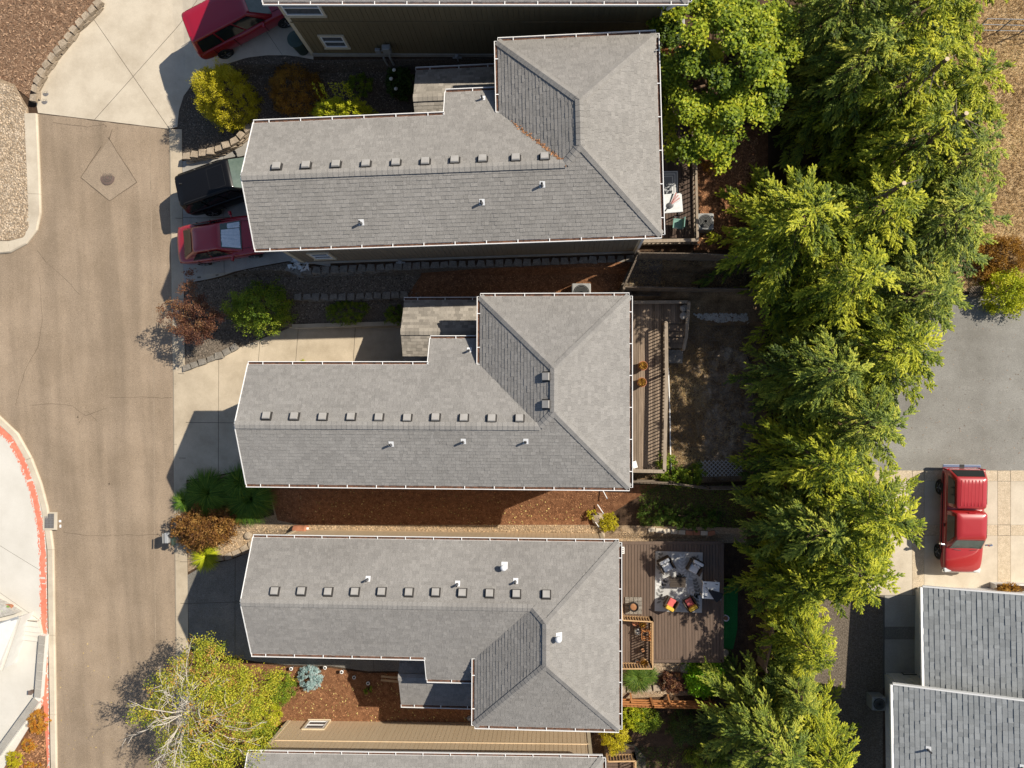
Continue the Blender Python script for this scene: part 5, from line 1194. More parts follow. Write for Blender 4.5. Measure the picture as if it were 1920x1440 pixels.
for i in range(9): a = R(-15-6*i); MB().beam((-.1, .02, .06+.012*(i % 3)), (.0+.55*math.cos(a), -.02+.55*math.sin(a), .04+.02*(i % 2)), .08, .05).build('canopy_fold', 'black_plastic', t)
MB().tube([(-.25, .15, .03), (.45, -.42, .05)], .02, 6).build('pole', 'ash_grey', t)
# pots and stand
p = P(1188, 1136, z+.1); t = thing('brick_pad', 'square of grey bricks under the dark round pot', 'paving', (p.x, p.y, z))
for i in range(4):
    for j in range(4): MB().box((-.3+.2*i, -.3+.2*j, .03), (.185, .185, .06)).build('brick', 'block_grey', t, bevel=.01)
pot('flower_pot', 'round dark pot with brown soil on the brick pad', P(1188, 1137, z+.3)-Vector((0, 0, .24)), .22, .4, 'black_plastic')
for i, (a, b, r, h, m_, lab) in enumerate(((1191, 1168, .14, .3, 'terracotta', 'small round pot in the upper left of the landing cluster'), (1205, 1171, .18, .34, 'terracotta', 'pale-rimmed round pot at the top of the landing cluster'), (1206, 1220, .14, .3, 'black_plastic', 'black round pot in the middle of the small landing'), (1208, 1244, .2, .36, 'rail_tan', 'large pale-rimmed pot at the bottom of the small landing'), (1196, 1243, .13, .26, 'ash_grey', 'small grey pot at the bottom of the small landing'))):
    pot('flower_pot', lab, P(a, b, z2+h)-Vector((0, 0, h)), r, h, m_, 'leaf_rust' if i % 2 else None)
pot('planter_pot', 'white-rimmed pot standing on the green turf strip', PG(1361, 1159, .3)-Vector((0, 0, .25)), .15, .3, 'white_paint')
t = thing('basket_stand', 'square open wooden plant stand on the small landing', 'stand', P(1209, 1186, z2))
for i, zz in enumerate((.15, .35, .55)):
    s = .16+.02*i
    for a, b in (((-s, -s), (s, -s)), ((s, -s), (s, s)), ((s, s), (-s, s)), ((-s, s), (-s, -s))): MB().beam((*a, zz), (*b, zz), .03, .03).build('rung', 'fence_orange', t)
for x in (-.17, .17):
    for y in (-.17, .17): MB().box((x, y, .3), (.035, .035, .6)).build('leg', 'fence_orange', t)
t = thing('watering_can', 'pale grey watering can on the small landing', 'watering can', P(1194, 1182, z2)); MB().lathe([(.13, 0), (.14, .25), (.10, .3), (.09, .3), (.09, .2)], n=14).build('can_body', 'ash_grey', t); MB().tube([(.1, 0, .1), (.28, .05, .3)], [.03, .02], 6).build('spout', 'ash_grey', t); MB().tube([(-.1, 0, .28), (-.02, .0, .42), (.08, 0, .3)], .015, 6).build('handle', 'white_paint', t)
t = thing('slotted_box', 'small white slotted box at the corner of the brown deck', 'box', P(1167, 1030, z)); MB().box((0, 0, .15), (.14, .3, .3)).build('case', 'white_paint', t)
for y in (-.08, 0, .08): MB().box((0, y, .303), (.07, .045, .006)).build('slot', 'pipe_dark', t)
# turf strip
drape(pxy([(1354, 1100), (1383, 1098), (1382, 1180), (1374, 1217), (1354, 1215)]), .045, 'turf_strip', 'turf')

# ================================================================ FENCES
def fence(label, pts, h, m, boards=.13, rails=2, px_top=True, group=None, open_=False, name='fence'):
    """board fence: pts are px of the top edge"""
    pl = [PG(a, b, h) for a, b in pts]; t = thing(name, label, 'fence', (pl[0].x, pl[0].y, pl[0].z-h), group=group)
    for a, b in zip(pl, pl[1:]):
        L = (b-a).length; d = (b-a).normalized(); n = Vector((-d.y, d.x, 0))
        for i in range(rails): zz = -h*(.2+.55*i/max(1, rails-1)); MB().beam(a+n*.05+Vector((0, 0, zz)), b+n*.05+Vector((0, 0, zz)), .045, .09).build('rail', m, t, world=True)
        k = max(1, int(L/2.2))
        for i in range(k+1): p = a.lerp(b, i/k); MB().box((p.x+n.x*.06, p.y+n.y*.06, p.z-h/2+.02), (.09, .09, h+.05)).build('post', m, t, world=True)
        if not open_:
            k = max(1, int(L/boards)); rz = math.atan2(d.y, d.x)
            for i in range(k): p = a.lerp(b, (i+.5)/k); MB().box((p.x, p.y, p.z-h/2+random.uniform(-.015, .015)), (boards-.012, .022, h), rz).build('board', m, t, world=True)
    return t
fence('weathered fence running right from the corner below the dark deck', [(1197, 474), (1300, 475), (1430, 480)], 1.5, 'fence_grey', boards=.15)
fence('weathered slanting fence between the block wall and the middle deck', [(1197, 474), (1168, 540)], 1.4, 'fence_grey', boards=.15)
fence('low weathered fence across the yard above the middle deck', [(1169, 538), (1310, 541), (1440, 542)], 1.0, 'fence_grey', boards=.15)
fence('low weathered fence behind the vines between the two decks', [(1186, 905), (1260, 908), (1330, 918), (1420, 917)], 1.2, 'fence_grey', boards=.15)
fence('orange wooden fence below the bright green shrub', [(1160, 1324), (1225, 1327), (1345, 1330)], 1.0, 'fence_orange', boards=.17, rails=3)
for a, b in (((1182, 1300), (1186, 1325)), ((1252, 1303), (1258, 1327)), ((1330, 1308), (1336, 1330))):
    MB().beam(PG(*a, .1), PG(*b, .8), .07, .12).build('brace', 'fence_orange', bpy.data.objects[[o.name for o in bpy.data.objects if o.name.startswith('fence') and o.parent is None][-1]], world=True)
fence('weathered fence with pale posts right of the green turf', [(1455, 1150), (1450, 1200), (1436, 1260)], 1.6, 'fence_grey', boards=.15, rails=3)
fence('orange boards at the top beside the maple tree', [(1232, 92), (1275, 92)], 1.2, 'fence_orange', boards=.14)
# lattice panels
def lattice(label, px0, px1, h, lean, m, sp=.11):
    a, b = PG(*px0, .1), PG(*px1, .1); t = thing('lattice_panel', label, 'lattice', a); d = b-a; L = d.length; d.normalize(); up = (Vector((-d.y, d.x, 0))*lean+Vector((0, 0, 1))*(1-abs(lean))).normalized()
    k = int((L+h)/sp)
    for sg in (0, 1):
        for i in range(k):
            s0 = i*sp-h; pts = []
            for s, v in ((s0, 0), (s0+h, h)):
                pts.append((s if sg == 0 else L-s, v))
            (s0_, v0), (s1_, v1) = pts
            t0 = 0.0; t1 = 1.0
            def cl(s): return min(max(s, 0), L)
            if s0_ != s1_:
                ta = sorted(((0-s0_)/(s1_-s0_), (L-s0_)/(s1_-s0_))); t0 = max(0, ta[0]); t1 = min(1, ta[1])
            if t1-t0 < .08: continue
            p = a+d*(s0_+(s1_-s0_)*t0)+up*(v0+(v1-v0)*t0)+Vector((0, 0, .006*sg)); q = a+d*(s0_+(s1_-s0_)*t1)+up*(v0+(v1-v0)*t1)+Vector((0, 0, .006*sg))
            MB().beam(p, q, .03, .008).build('slat', m, t, world=True)
mat('lattice_pale', (.40, .38, .34), (.50, .48, .44), rough=.8, scale=6)
lattice('pale wooden lattice panel lying in the dirt yard', (1308, 894), (1392, 892), .75, .92, 'lattice_pale', .19)
lattice('brown lattice panel at the far right above the grey court', (1815, 560), (1868, 556), .6, .6, 'fence_grey')
# wire fence at the top right
def wire_fence():
    a, b = PG(1852, 35, 1.2), PG(1990, 38, 1.2); t = thing('wire_fence', 'thin pale wire fence in the dry grass at the top right', 'fence', PG(1852, 35))
    for zz in (0, -.5, -1.0): MB().tube([a+Vector((0, 0, zz)), b+Vector((0, 0, zz))], .018, 5).build('rail', 'ash_grey', t, world=True)
    for i in range(4): p = a.lerp(b, i/3); MB().tube([p-Vector((0, 0, 1.3)), p], .03, 6).build('post', 'ash_grey', t, world=True)
wire_fence()
# garden wire edge (white) beside the middle deck
t = thing('irrigation_pipe', 'thin white pipe along the foot of the weathered deck', 'pipe', PG(1254, 690)); MB().tube([PG(1253, 690, .12), PG(1256, 780, .12), PG(1257, 850, .12), PG(1259, 880, .12)], .03, 6).build('pipe', 'white_paint', t, world=True)
t = thing('garden_hose', 'dark hose curving through the dirt yard', 'hose', PG(1400, 660)); MB().tube([PG(*q, .04) for q in ((1395, 655), (1412, 690), (1414, 760), (1416, 820), (1405, 860), (1340, 870), (1300, 860), (1290, 830))], .02, 5).build('hose', 'black_plastic', t, world=True)
# small garden things between the two lower houses
p = PG(562, 994, .3); t = thing('plastic_barrel', 'toppled rust-brown plastic barrel on the gravel strip', 'barrel', p-Vector((0, 0, .3)), R(-3))
MX = Matrix.Translation((0, 0, .24)) @ Matrix.Rotation(math.pi/2, 4, 'Y'); MB().lathe([(.18, -.36), (.22, -.30), (.235, 0), (.24, .22), (.25, .24), (.25, .28), (.24, .3), (.245, .36), (.2, .36), (.19, .2)], n=20, M=MX).build('barrel_body', 'terracotta', t, smooth=True)
MB().box((.38, .12, .36), (.14, .1, .08)).build('lid_tag', 'white_paint', t)
t = thing('path_border', 'row of pale bricks edging the grassy yard above the brown deck', 'border', PG(1290, 998))
for i in range(9):
    p = PG(1222+14*i, 993+min(5, i)+.2*i, .05); MB().box((p.x, p.y, p.z), (.32, .2, .12), random.gauss(0, .1)).build('brick', random.choice(['block', 'block_grey', 'terracotta', 'concrete']), t, world=True)
boulder('pale angular rock at the corner of the lower house and gravel strip', PG(1127, 1004, .12), .2, 'block'); boulder('tan flat rock at the left end of the gravel strip', PG(465, 1004, .08), .22, 'block')
boulder('flat tan stone among the yellow plants by the mulch', PG(1122, 972, .05), .36, 'block'); boulder('brown rock on the green turf edge, lower right of the deck', PG(1358, 1224, .1), .22, 'block')
boulder('large round grey stone on the gravel below the brown deck', PG(1285, 1252, .12), .28, 'block_grey')
for i, (a, b, c_, d_) in enumerate((((1130, 919), (1138, 934), 'upper', 0), ((1120, 946), (1131, 962), 'middle', 0), ((1109, 969), (1122, 987), 'lower', 0))):
    t = thing('garden_stake', f'thin white garden stake by the mulch, {c_} of three', 'stake', PG(*a)); MB().tube([PG(*a, .15), PG(*b, .35)], .022, 6).build('stake', 'white_paint', t, world=True); MB().lathe([(.03, -.02), (.04, .0), (.03, .02)], c=PG(*b, .35), n=8).build('tip', 'ash_grey', t, world=True)
for i, (a, b, side) in enumerate(((550, 1250, 'nearest the birch'), (613, 1248, 'right of the blue shrub'), (644, 1256, 'third from the birch'), (667, 1266, 'fourth from the birch'), (693, 1277, 'nearest the porch roof'))):
    p = PG(a, b); t = thing('path_light', f'small round path light in the bark mulch, {side}', 'light', p, group='path lights'); MB().lathe([(.03, 0), (.03, .3)], n=8).build('stem', 'iron_grey', t); MB().lathe([(.03, .30), (.085, .30), (.09, .33), (.065, .345), (.06, .335), (.03, .335)], n=14).build('lamp_head', 'white_paint', t)
    MB().lathe([(.05, .336), (.045, .35), (.01, .352)], n=12).build('lamp_cap', 'black_plastic', t)
t = thing('wooden_bench', 'narrow tan wooden bench by the porch of the lower house', 'bench', PG(733, 1267), R(-4))
for y in (-.1, .08): MB().box((.1, y, .4), (1.0, .1, .05)).build('slat', 'rail_tan', t)
for x in (-.25, .45):
    for y in (-.1, .08): MB().box((x, y, .19), (.06, .06, .38)).build('leg', 'rail_tan', t)
# gas meter and boxes on the olive wall
def meter():
    q = Vector(wm(h0).translation); M0 = wm(h0)
    t = thing('gas_meter', 'grey gas meter with pipes on the shaded olive-brown wall', 'meter', M0 @ Vector((3.7, .38, .0)), 0)
    MB().box((.0, -.14, 1.05), (.36, .24, .42)).build('meter_box', 'ac_grey', t, bevel=.04); MB().box((-.42, -.1, .85), (.24, .14, .26)).build('regulator', 'ac_grey', t, bevel=.03)
    MB().tube([(.05, -.16, .85), (.06, -.2, .6), (.0, -.2, .45), (.02, -.2, -.3)], .05, 8).build('pipe', 'ac_grey', t); MB().tube([(-.3, -.12, .85), (-.15, -.12, .95)], .03, 8).build('pipe', 'ac_grey', t); MB().tube([(-.28, -.2, .4), (-.26, -.2, -.3)], .045, 8).build('pipe', 'ac_grey', t)
meter()
for hh, x, lab in ((h1, 4.6, 'grey pipe valves at the foot of the shaded wall above the gravel strip'), (h0, 6.6, 'small grey valve at the foot of the olive-brown wall')):
    p = wm(hh) @ Vector((x, .3, .15)); t = thing('wall_valve', lab, 'valve', p); MB().tube([(-.2, 0, 0), (.2, 0, 0)], .04, 6).build('pipe', 'ash_grey', t); MB().tube([(0, 0, -.3), (0, 0, .2)], .035, 6).build('pipe', 'ash_grey', t); MB().lathe([(.08, .1), (.1, .15), (.06, .22)], n=10).build('cap', 'ash_grey', t)
p = wm(h4) @ Vector((9.2, -.3, .7)); t = thing('wall_valve', 'dark pipe fitting on the sunlit sand-coloured wall by the roof corner', 'valve', p); MB().tube([(-.3, .1, 0), (.3, .1, 0)], .04, 6).build('pipe', 'ash_grey', t); MB().lathe([(.1, 0), (.13, .1), (.05, .2)], c=(0, .1, 0), n=10).build('cap', 'ash_grey', t)
# bin beside the olive house
p = PG(562, 84, .5)-Vector((0, 0, .5)); t = thing('rubbish_bin', 'dark green round bin behind the corner of the olive-brown house', 'bin', p); MB().lathe([(.26, 0), (.33, .95), (.36, .96), (.36, 1.0)], n=20).build('bin_body', 'plastic_green', t); MB().lathe([(.37, .99), (.37, 1.04), (.2, 1.09), (.02, 1.1)], n=20).build('lid', 'plastic_green', t)
# crumpled pale plastic on the end of the block wall
t = thing('plastic_sheet', 'crumpled clear plastic sheet on the end of the grey block wall', 'plastic', PG(562, 497, .15)); mb = MB()
for i in range(60):
    c = Vector((random.gauss(0, .2), random.gauss(0, .13), random.uniform(.0, .25))); n = [Vector((random.gauss(0, .1), random.gauss(0, .1), random.gauss(0, .07))) for _ in range(3)]; mb.add([c+k for k in n], [(0, 1, 2)])
mb.build('sheet', 'awning_white', t)
# mailbox post by the kerb
p = PG(314, 1008, 1.1)-Vector((0, 0, 1.1)); t = thing('mailbox', 'grey mailbox on a post at the kerb by the bronze shrub', 'mailbox', p, R(2))
MB().box((0, 0, .5), (.12, .12, 1.0)).build('post', 'rail_wood', t); MB().box((.02, 0, 1.15), (.2, .5, .26)).build('box', 'ash_grey', t, bevel=.04); MB().box((-.11, 0, 1.31), (.06, .46, .02)).build('door', 'ac_grey', t)
MB().box((.2, -.2, .95), (.14, .4, .26)).build('paper_box', 'plastic_green', t, bevel=.03)
# east neighbour bits
p = PG(1708, 1272, .3); t = thing('low_rack', 'dark low rack by the step of the blue-grey roofed house', 'rack', p-Vector((0, 0, .3)))
for i in range(5): MB().box((0, -.16+.08*i, .3), (.7, .06, .04)).build('slat', 'black_plastic', t)
for x in (-.3, .3): MB().box((x, 0, .14), (.05, .36, .28)).build('leg', 'black_plastic', t)
p = PG(1893, 1100, .5); t = thing('planter_box', 'white planter with a dried brown plant beside the blue-grey roof', 'planter', p-Vector((0, 0, .5))); MB().box((.2, -.25, .25), (1.6, .7, .5)).build('box', 'siding_white', t); MB().box((.2, -.25, .51), (1.5, .6, .02)).build('soil', 'soil', t)
n = 500; a = RNG.uniform(0, 6.28, n); rr = .42*np.sqrt(RNG.uniform(0, 1, n)); link('plant', leafmesh('plant', np.stack([-.1+rr*np.cos(a)*1.3, -.1+rr*np.sin(a)*.7, .5+.3*RNG.random(n)], 1), np.stack([np.cos(a), np.sin(a), RNG.normal(0, .4, n)], 1), RNG.normal(0, 1, (n, 3)), .16, .04, RNG.random(n), 'leaf_rust'), t)
# downspouts of the top house
t = MB(); c0 = Vector((HL, 0, E_H-.05)); 
for a, b in (((15.35, -.05, 5.2), (14.9, .42, 4.7)), ((14.9, .42, 4.7), (14.95, .40, -.5)), ((15.5, .1, 5.2), (15.0, .2, 4.4))): t.beam(a, b, .09, .07)
t.build('downspout', 'white_paint', h0)
t = MB(); t.beam((15.3, .05, 5.15), (15.05, .40, 4.8), .09, .07).beam((15.05, .40, 4.8), (15.05, .40, -.5), .09, .07); t.build('downspout', 'white_paint', h1)
# deck of the bottom house
z = -1.6
d5 = deck('brown deck corner with railing at the bottom edge', z, [(1135, 1400), (1190, 1400), (1190, 1520), (1135, 1520)], 'deck_dark', axis='x')
railing(d5, [(1140, 1428), (1192, 1427), (1192, 1500)], z, .8, 'rail_tan', .14, top=(.06, .04))

# ================================================================ VEGETATION
def norm(a): return a/np.maximum(1e-6, np.linalg.norm(a, axis=1, keepdims=True))
def conifer_mesh(seed, Rr, H, z0, nw, m, hollow=False, leaf=.145):
    """crown in uneven tiers; every bough carries flat feathery sprays with side sprays, dark gaps between the tiers"""
    g = np.random.default_rng(seed); cen = []; dr = []; no = []; ti = []; br = MB(); lean = g.normal(0, .25, 2)
    def spray(c0, a, size, tz, tint):
        k = int(14+46*size); u = g.uniform(.02, 1, k); sg = np.where(g.uniform(0, 1, k) > .5, 1.0, -1.0); an = a+sg*g.uniform(.1, .95, k)*(1.05-u*.75); w = size*.34*(1-u)**.7*g.uniform(.1, 1, k)
        ax = np.array([math.cos(a), math.sin(a), tz]); p_ = c0+ax*(u*size)[:, None]+np.stack([np.cos(an)*w, np.sin(an)*w, -.22*size*u**2+g.normal(0, .03, k)], 1)
        cen.append(p_); dr.append(norm(np.stack([np.cos(an), np.sin(an), np.full(k, tz)+g.normal(0, .2, k)], 1))); no.append(np.stack([g.normal(0, .36, k), g.normal(0, .36, k), np.ones(k)], 1)); ti.append(np.clip(tint+.38*(u-.5)+g.normal(0, .09, k), 0, 1))
    for wi in range(nw):
        t = (wi+.3+g.uniform(0, .5))/nw; zc = z0+(H-z0)*t; nb = int(6+7*(1-t)); a0 = g.uniform(0, 6.28)
        for b in range(nb):
            az = a0+6.283*b/nb+g.normal(0, .28); L = (Rr*(1-t)**.62)*g.uniform(.55, 1.2)+.4; z = zc+g.normal(0, .12)
            if hollow and t > .84: L = g.uniform(.4, .9)
            rise = g.uniform(.05, .42); droop = g.uniform(.15, .6); bt = g.normal(.47, .17); ca, sa = math.cos(az), math.sin(az); ox, oy = lean*t
            def pos(s): return np.array([ox+ca*L*s, oy+sa*L*s, z+L*(rise*s-droop*s*s)])
            if t < .72: br.tube([pos(s) for s in (0, .3, .6, .9)], [.03+.010*L, .02+.005*L, .013, .005], 4, cap=False)
            n = max(3, int(L*5.0))
            for j in range(n):
                s = .12+.88*(j+g.uniform(.1, .9))/n; sl = rise-2*droop*s
                for sg in (-1, 1):
                    if g.uniform() < .12: continue
                    spray(pos(s), az+sg*g.uniform(.35, 1.0)*(1.1-.5*s), (.24+.22*L*(1-s*.75))*g.uniform(.6, 1.25), sl*.6+g.normal(.05, .12), bt+g.normal(0, .08))
            spray(pos(.92), az+g.normal(0, .1), .42*g.uniform(.8, 1.2), rise-1.7*droop, bt+.08)
    cen = np.concatenate(cen); dr = np.concatenate(dr); no = np.concatenate(no); ti = np.concatenate(ti); n = len(cen)
    return leafmesh('crown', cen, dr, no, leaf*g.uniform(.6, 1.3, n), leaf*.30*g.uniform(.7, 1.3, n), ti, m), br.mesh('bough', 'bark')
CON = {}
def conifer(label, px, py, Rr, H, kind, topped=False, rz=None, zc=.5, sc=1.0):
    """px, py: where the middle of the crown shows"""
    kind = {4: 2, 1: 0 if topped else 1}.get(kind, kind); q = (kind, topped)
    if q not in CON:
        CON[q] = conifer_mesh(100+kind*7+topped, 3.0, 9.0, .9, 12, 'leaf_conifer_blue' if kind in (2, 4) else 'leaf_conifer', topped)
    g0 = PG(px, py); p = P(px, py, g0.z+H*zc); z = G(p.x, p.y); t = thing('conifer_tree', label, 'tree', (p.x, p.y, z), rz if rz is not None else random.uniform(0, 6.28), group='conifers of the tall hedge row')
    S = Matrix.Diagonal((Rr/3.0, Rr/3.0, H/9.0, 1)); link('crown', CON[q][0], t, S); link('boughs', CON[q][1], t, S)
    th = H*1.0 if topped else H*.72
    tr = MB(); tr.tube([(0, 0, -.3), (.03, 0, th*.4), (-.03, .03, th)], [.2, .15, .07 if topped else .03], 8); tk = tr.build('trunk', 'bark', t)
    if topped:
        MB().lathe([(.075, th-.01), (.075, th+.012), (.01, th+.014)], c=(-.03, .03, 0), n=12).build('cut_top', 'cut_wood', tk)
        for k in range(6): a = random.uniform(0, 6.28); zz = th-random.uniform(.2, 1.4); l = random.uniform(.5, 1.0); MB().tube([(-.02, .02, zz), (l*math.cos(a), l*math.sin(a), zz+random.uniform(-.1, .25))], [.03, .01], 5).build('dead_branch', 'fence_grey', tk)
    return t
CL = [  # label, px, py, radius, height, kind, topped
 ('topmost conifer left of the cut tops, with grey-green sprays', 1560, 40, 2.7, 8.5, 2, False), ('tall topped conifer at the top edge beside the dry field', 1668, 60, 2.9, 9.0, 0, True),
 ('conifer at the top right corner of the hedge row', 1765, 15, 2.3, 8.0, 3, False), ('conifer right of the maple tree, second row', 1585, 160, 2.5, 8.5, 2, False),
 ('topped conifer with pale cut trunk beside the dry field, second row', 1668, 205, 2.6, 9.0, 1, True), ('conifer reaching farthest over the dry field', 1765, 195, 2.5, 7.6, 3, False),
 ('topped conifer with dead side branches, third row', 1705, 290, 2.8, 8.6, 0, True), ('conifer over the dry grass, third row', 1775, 320, 2.4, 7.0, 4, False),
 ('conifer nearest the cooling unit by the dark deck', 1480, 440, 2.8, 7.0, 3, False), ('topped conifer in the middle of the fourth row', 1610, 400, 2.7, 8.4, 1, True),
 ('conifer with grey-green tips at the edge of the dry field, fourth row', 1745, 430, 2.8, 7.2, 2, False), ('conifer above the grey court', 1690, 560, 2.5, 7.2, 4, False),
 ('conifer in the row level with the yard fences', 1575, 540, 2.7, 8.2, 0, False), ('conifer at the left corner of the grey court', 1650, 660, 2.6, 7.8, 3, False),
 ('conifer right of the dirt yard, upper one', 1535, 695, 2.4, 7.5, 2, False), ('conifer right of the dirt yard, lower one', 1520, 850, 2.2, 7.5, 1, False),
 ('tall conifer between the dirt yard and the grey court', 1595, 800, 2.4, 8.0, 4, False), ('conifer left of the red pickup truck', 1615, 955, 2.6, 7.8, 3, False),
 ('conifer right of the leaf-patterned rug', 1510, 985, 2.3, 6.8, 2, False), ('conifer touching the blue-grey roof corner', 1575, 1060, 2.3, 7.0, 0, False),
 ('conifer beside the green turf strip', 1490, 1085, 2.1, 5.2, 0, False), ('narrow conifer left of the shaded gravel path', 1500, 1200, 1.6, 5.5, 1, False),
 ('conifer at the bottom edge, larger one', 1440, 1375, 2.7, 6.0, 2, False), ('conifer at the bottom edge, right one by the gravel', 1525, 1395, 2.1, 5.5, 0, False), ('small conifer below the weathered fence', 1488, 1290, 1.4, 4.5, 2, False)]
for c in CL: conifer(*c)

def bush_mesh(name, seed, rx, ry, h, n, leaf, m, clump=40, spread=.24, base=.15, up=.6, lump=.25, wd=.5, hollow=.55):
    """leaf clumps spread through the outer volume of an uneven dome"""
    g = np.random.default_rng(seed); nc = max(6, n//clump)
    a = g.uniform(0, 2*np.pi, nc); cz = g.uniform(-.1, 1, nc); rr = np.sqrt(np.clip(1-np.clip(cz, 0, 1)**2, 0.05, 1)); f = g.uniform(hollow, 1, nc)**.6*(1+lump*np.sin(a*3+seed)*np.cos(a*5+cz*4)*.6+g.normal(0, lump*.25, nc))
    cc = np.stack([rx*rr*np.cos(a)*f, ry*rr*np.sin(a)*f, base+(h-base)*np.clip(cz*f, 0.02, None)], 1); ct = g.normal(.5, .2, nc)
    idx = np.repeat(np.arange(nc), clump); k = len(idx); s = spread*min(rx, ry, h)
    cen = cc[idx]+g.normal(0, 1, (k, 3))*s*np.array([.5, .5, .38]); cen[:, 2] = np.maximum(cen[:, 2], .04)
    out = cen-np.array([0, 0, h*.3]); out = norm(out); d = norm(out*.7+g.normal(0, .7, (k, 3))); no = norm(out*.6+np.array([0, 0, up])+g.normal(0, .45, (k, 3)))
    return leafmesh(name, cen, d, no, leaf*g.uniform(.65, 1.35, k), leaf*wd*g.uniform(.7, 1.3, k), ct[idx]+g.normal(0, .13, k), m)
def shrub(label, px, py, rx, ry, h, n, leaf, m, name='shrub', zc=.5, group=None, zb=None, cat='shrub', stems=5, **kw):
    g0 = PG(px, py); p = P(px, py, g0.z+h*zc); z = G(p.x, p.y) if zb is None else zb
    t = thing(name, label, cat, (p.x, p.y, z), group=group)
    link('foliage', bush_mesh('foliage', abs(hash(label)) % 9999 if False else sum(map(ord, label)) % 9999, rx, ry, h, n, leaf, m, **kw), t)
    for k in range(stems):
        a = 2*math.pi*k/max(1, stems)+.3; MB().tube([(0, 0, -.1), (rx*.3*math.cos(a), ry*.3*math.sin(a), h*.4), (rx*.55*math.cos(a), ry*.55*math.sin(a), h*.75)], [.03, .02, .008], 5).build('stem', 'bark', t)
    return t
# the maple
def maple():
    px, py, H = 1352, 116, 7.0; p = P(px, py, 3.2+H*.55); z = G(p.x, p.y); t = thing('maple_tree', 'broad-leaved green maple between the top houses and the conifers', 'tree', (p.x, p.y, z))
    g = np.random.default_rng(3); cl = []; lob = []
    for i in range(64):
        a = i*2.39996+g.normal(0, .3); u = math.sqrt((i+.5)/64); r = 2.75*u*(1+.16*math.sin(3*a+.5)+g.normal(0, .05)); lob.append((r*math.cos(a), r*math.sin(a)*1.15, 2.6+3.9*math.sqrt(max(0, 1-(u*.95)**2))*g.uniform(.45, 1.08), g.uniform(.22, .52), g.normal(.5, .17)))
    ct = []
    for lx, ly, lz, lr, lt in lob:
        k = int(24*lr/.5)
        for _ in range(k):
            v = g.normal(0, 1, 3); v /= np.linalg.norm(v); v[2] = abs(v[2])*.75-.1; cl.append(np.array([lx, ly, lz])+v*lr*g.uniform(.6, 1.05)); ct.append(lt+g.normal(0, .1))
    for _ in range(60):
        a = g.uniform(0, 6.283); r = 2.7*math.sqrt(g.uniform(0, 1)); cl.append(np.array([r*math.cos(a), r*math.sin(a)*1.1, g.uniform(1.6, 3.4)])); ct.append(g.normal(.4, .1))
    cl = np.array(cl); ct = np.array(ct); per = 36; idx = np.repeat(np.arange(len(cl)), per); k = len(idx)
    cen = cl[idx]+g.normal(0, 1, (k, 3))*np.array([.13, .13, .08]); no = norm(np.stack([g.normal(0, .5, k), g.normal(0, .5, k), np.ones(k)], 1)); an = g.uniform(0, 6.283, k); d = np.stack([np.cos(an), np.sin(an), g.normal(-.15, .25, k)], 1)
    link('crown', leafmesh('crown', cen, d, no, .13*g.uniform(.7, 1.3, k), .10*g.uniform(.7, 1.3, k), ct[idx]+g.normal(0, .14, k), 'leaf_maple'), t)
    tk = MB().tube([(0, 0, -.4), (.05, .02, 1.5), (0, .1, 3.2)], [.22, .17, .12], 8).build('trunk', 'bark', t)
    for i in range(14): c = lob[i*2+3][:3]; MB().tube([(0, .1, 1.8+.1*i), (c[0]*.5, c[1]*.5, c[2]*.7+.6), tuple(c)], [.07, .045, .012], 5).build('limb', 'bark', t)
maple()
# front gardens, from the top
shrub('big golden-yellow shrub on the dark gravel above the black car', 413, 172, 1.3, 1.32, 3.1, 36000, .06, 'leaf_gold', spread=.10, lump=.14, clump=60)
shrub('wide rust-brown shrub right of the golden shrub', 548, 160, 1.25, 1.22, 1.7, 20000, .055, 'leaf_rust', spread=.10, lump=.12, clump=40)
s = shrub('bright lime-green shrub with upright shoots at the upper eave', 640, 212, 1.5, .72, 2.2, 16000, .06, 'leaf_lime', spread=.14, lump=.12)
for k in range(9):
    x = random.uniform(-1.3, .9); n = 26; zz = np.linspace(1.7, 2.8, n); g = np.random.default_rng(k); a = g.uniform(0, 6.28, n)
    link('shoot', leafmesh('shoot', np.stack([x+.05*np.cos(a), .45+.05*np.sin(a)+.15*(zz-1.7), zz], 1), np.stack([np.cos(a), np.sin(a), np.full(n, .6)], 1), g.normal(0, .4, (n, 3))+[0, 0, 1], .09, .04, g.uniform(.4, 1, n), 'leaf_lime'), s)
shrub('small dark green shrub in the shaded gravel below the meter', 672, 158, .62, .55, .6, 5000, .05, 'leaf_green', spread=.14)
s = shrub('dark hydrangea with a few white flowers beside the small porch roof', 748, 150, .62, .72, .9, 6500, .09, 'leaf_dark', spread=.16, wd=.7)
for q in ((-.15, .3, .88), (-.28, -.08, .86), (-.08, -.5, .8)): MB().lathe([(.01, -.03), (.07, -.02), (.085, .02), (.05, .06), (.01, .07)], c=q, n=10).build('flower_head', 'flower_white', s, smooth=True)
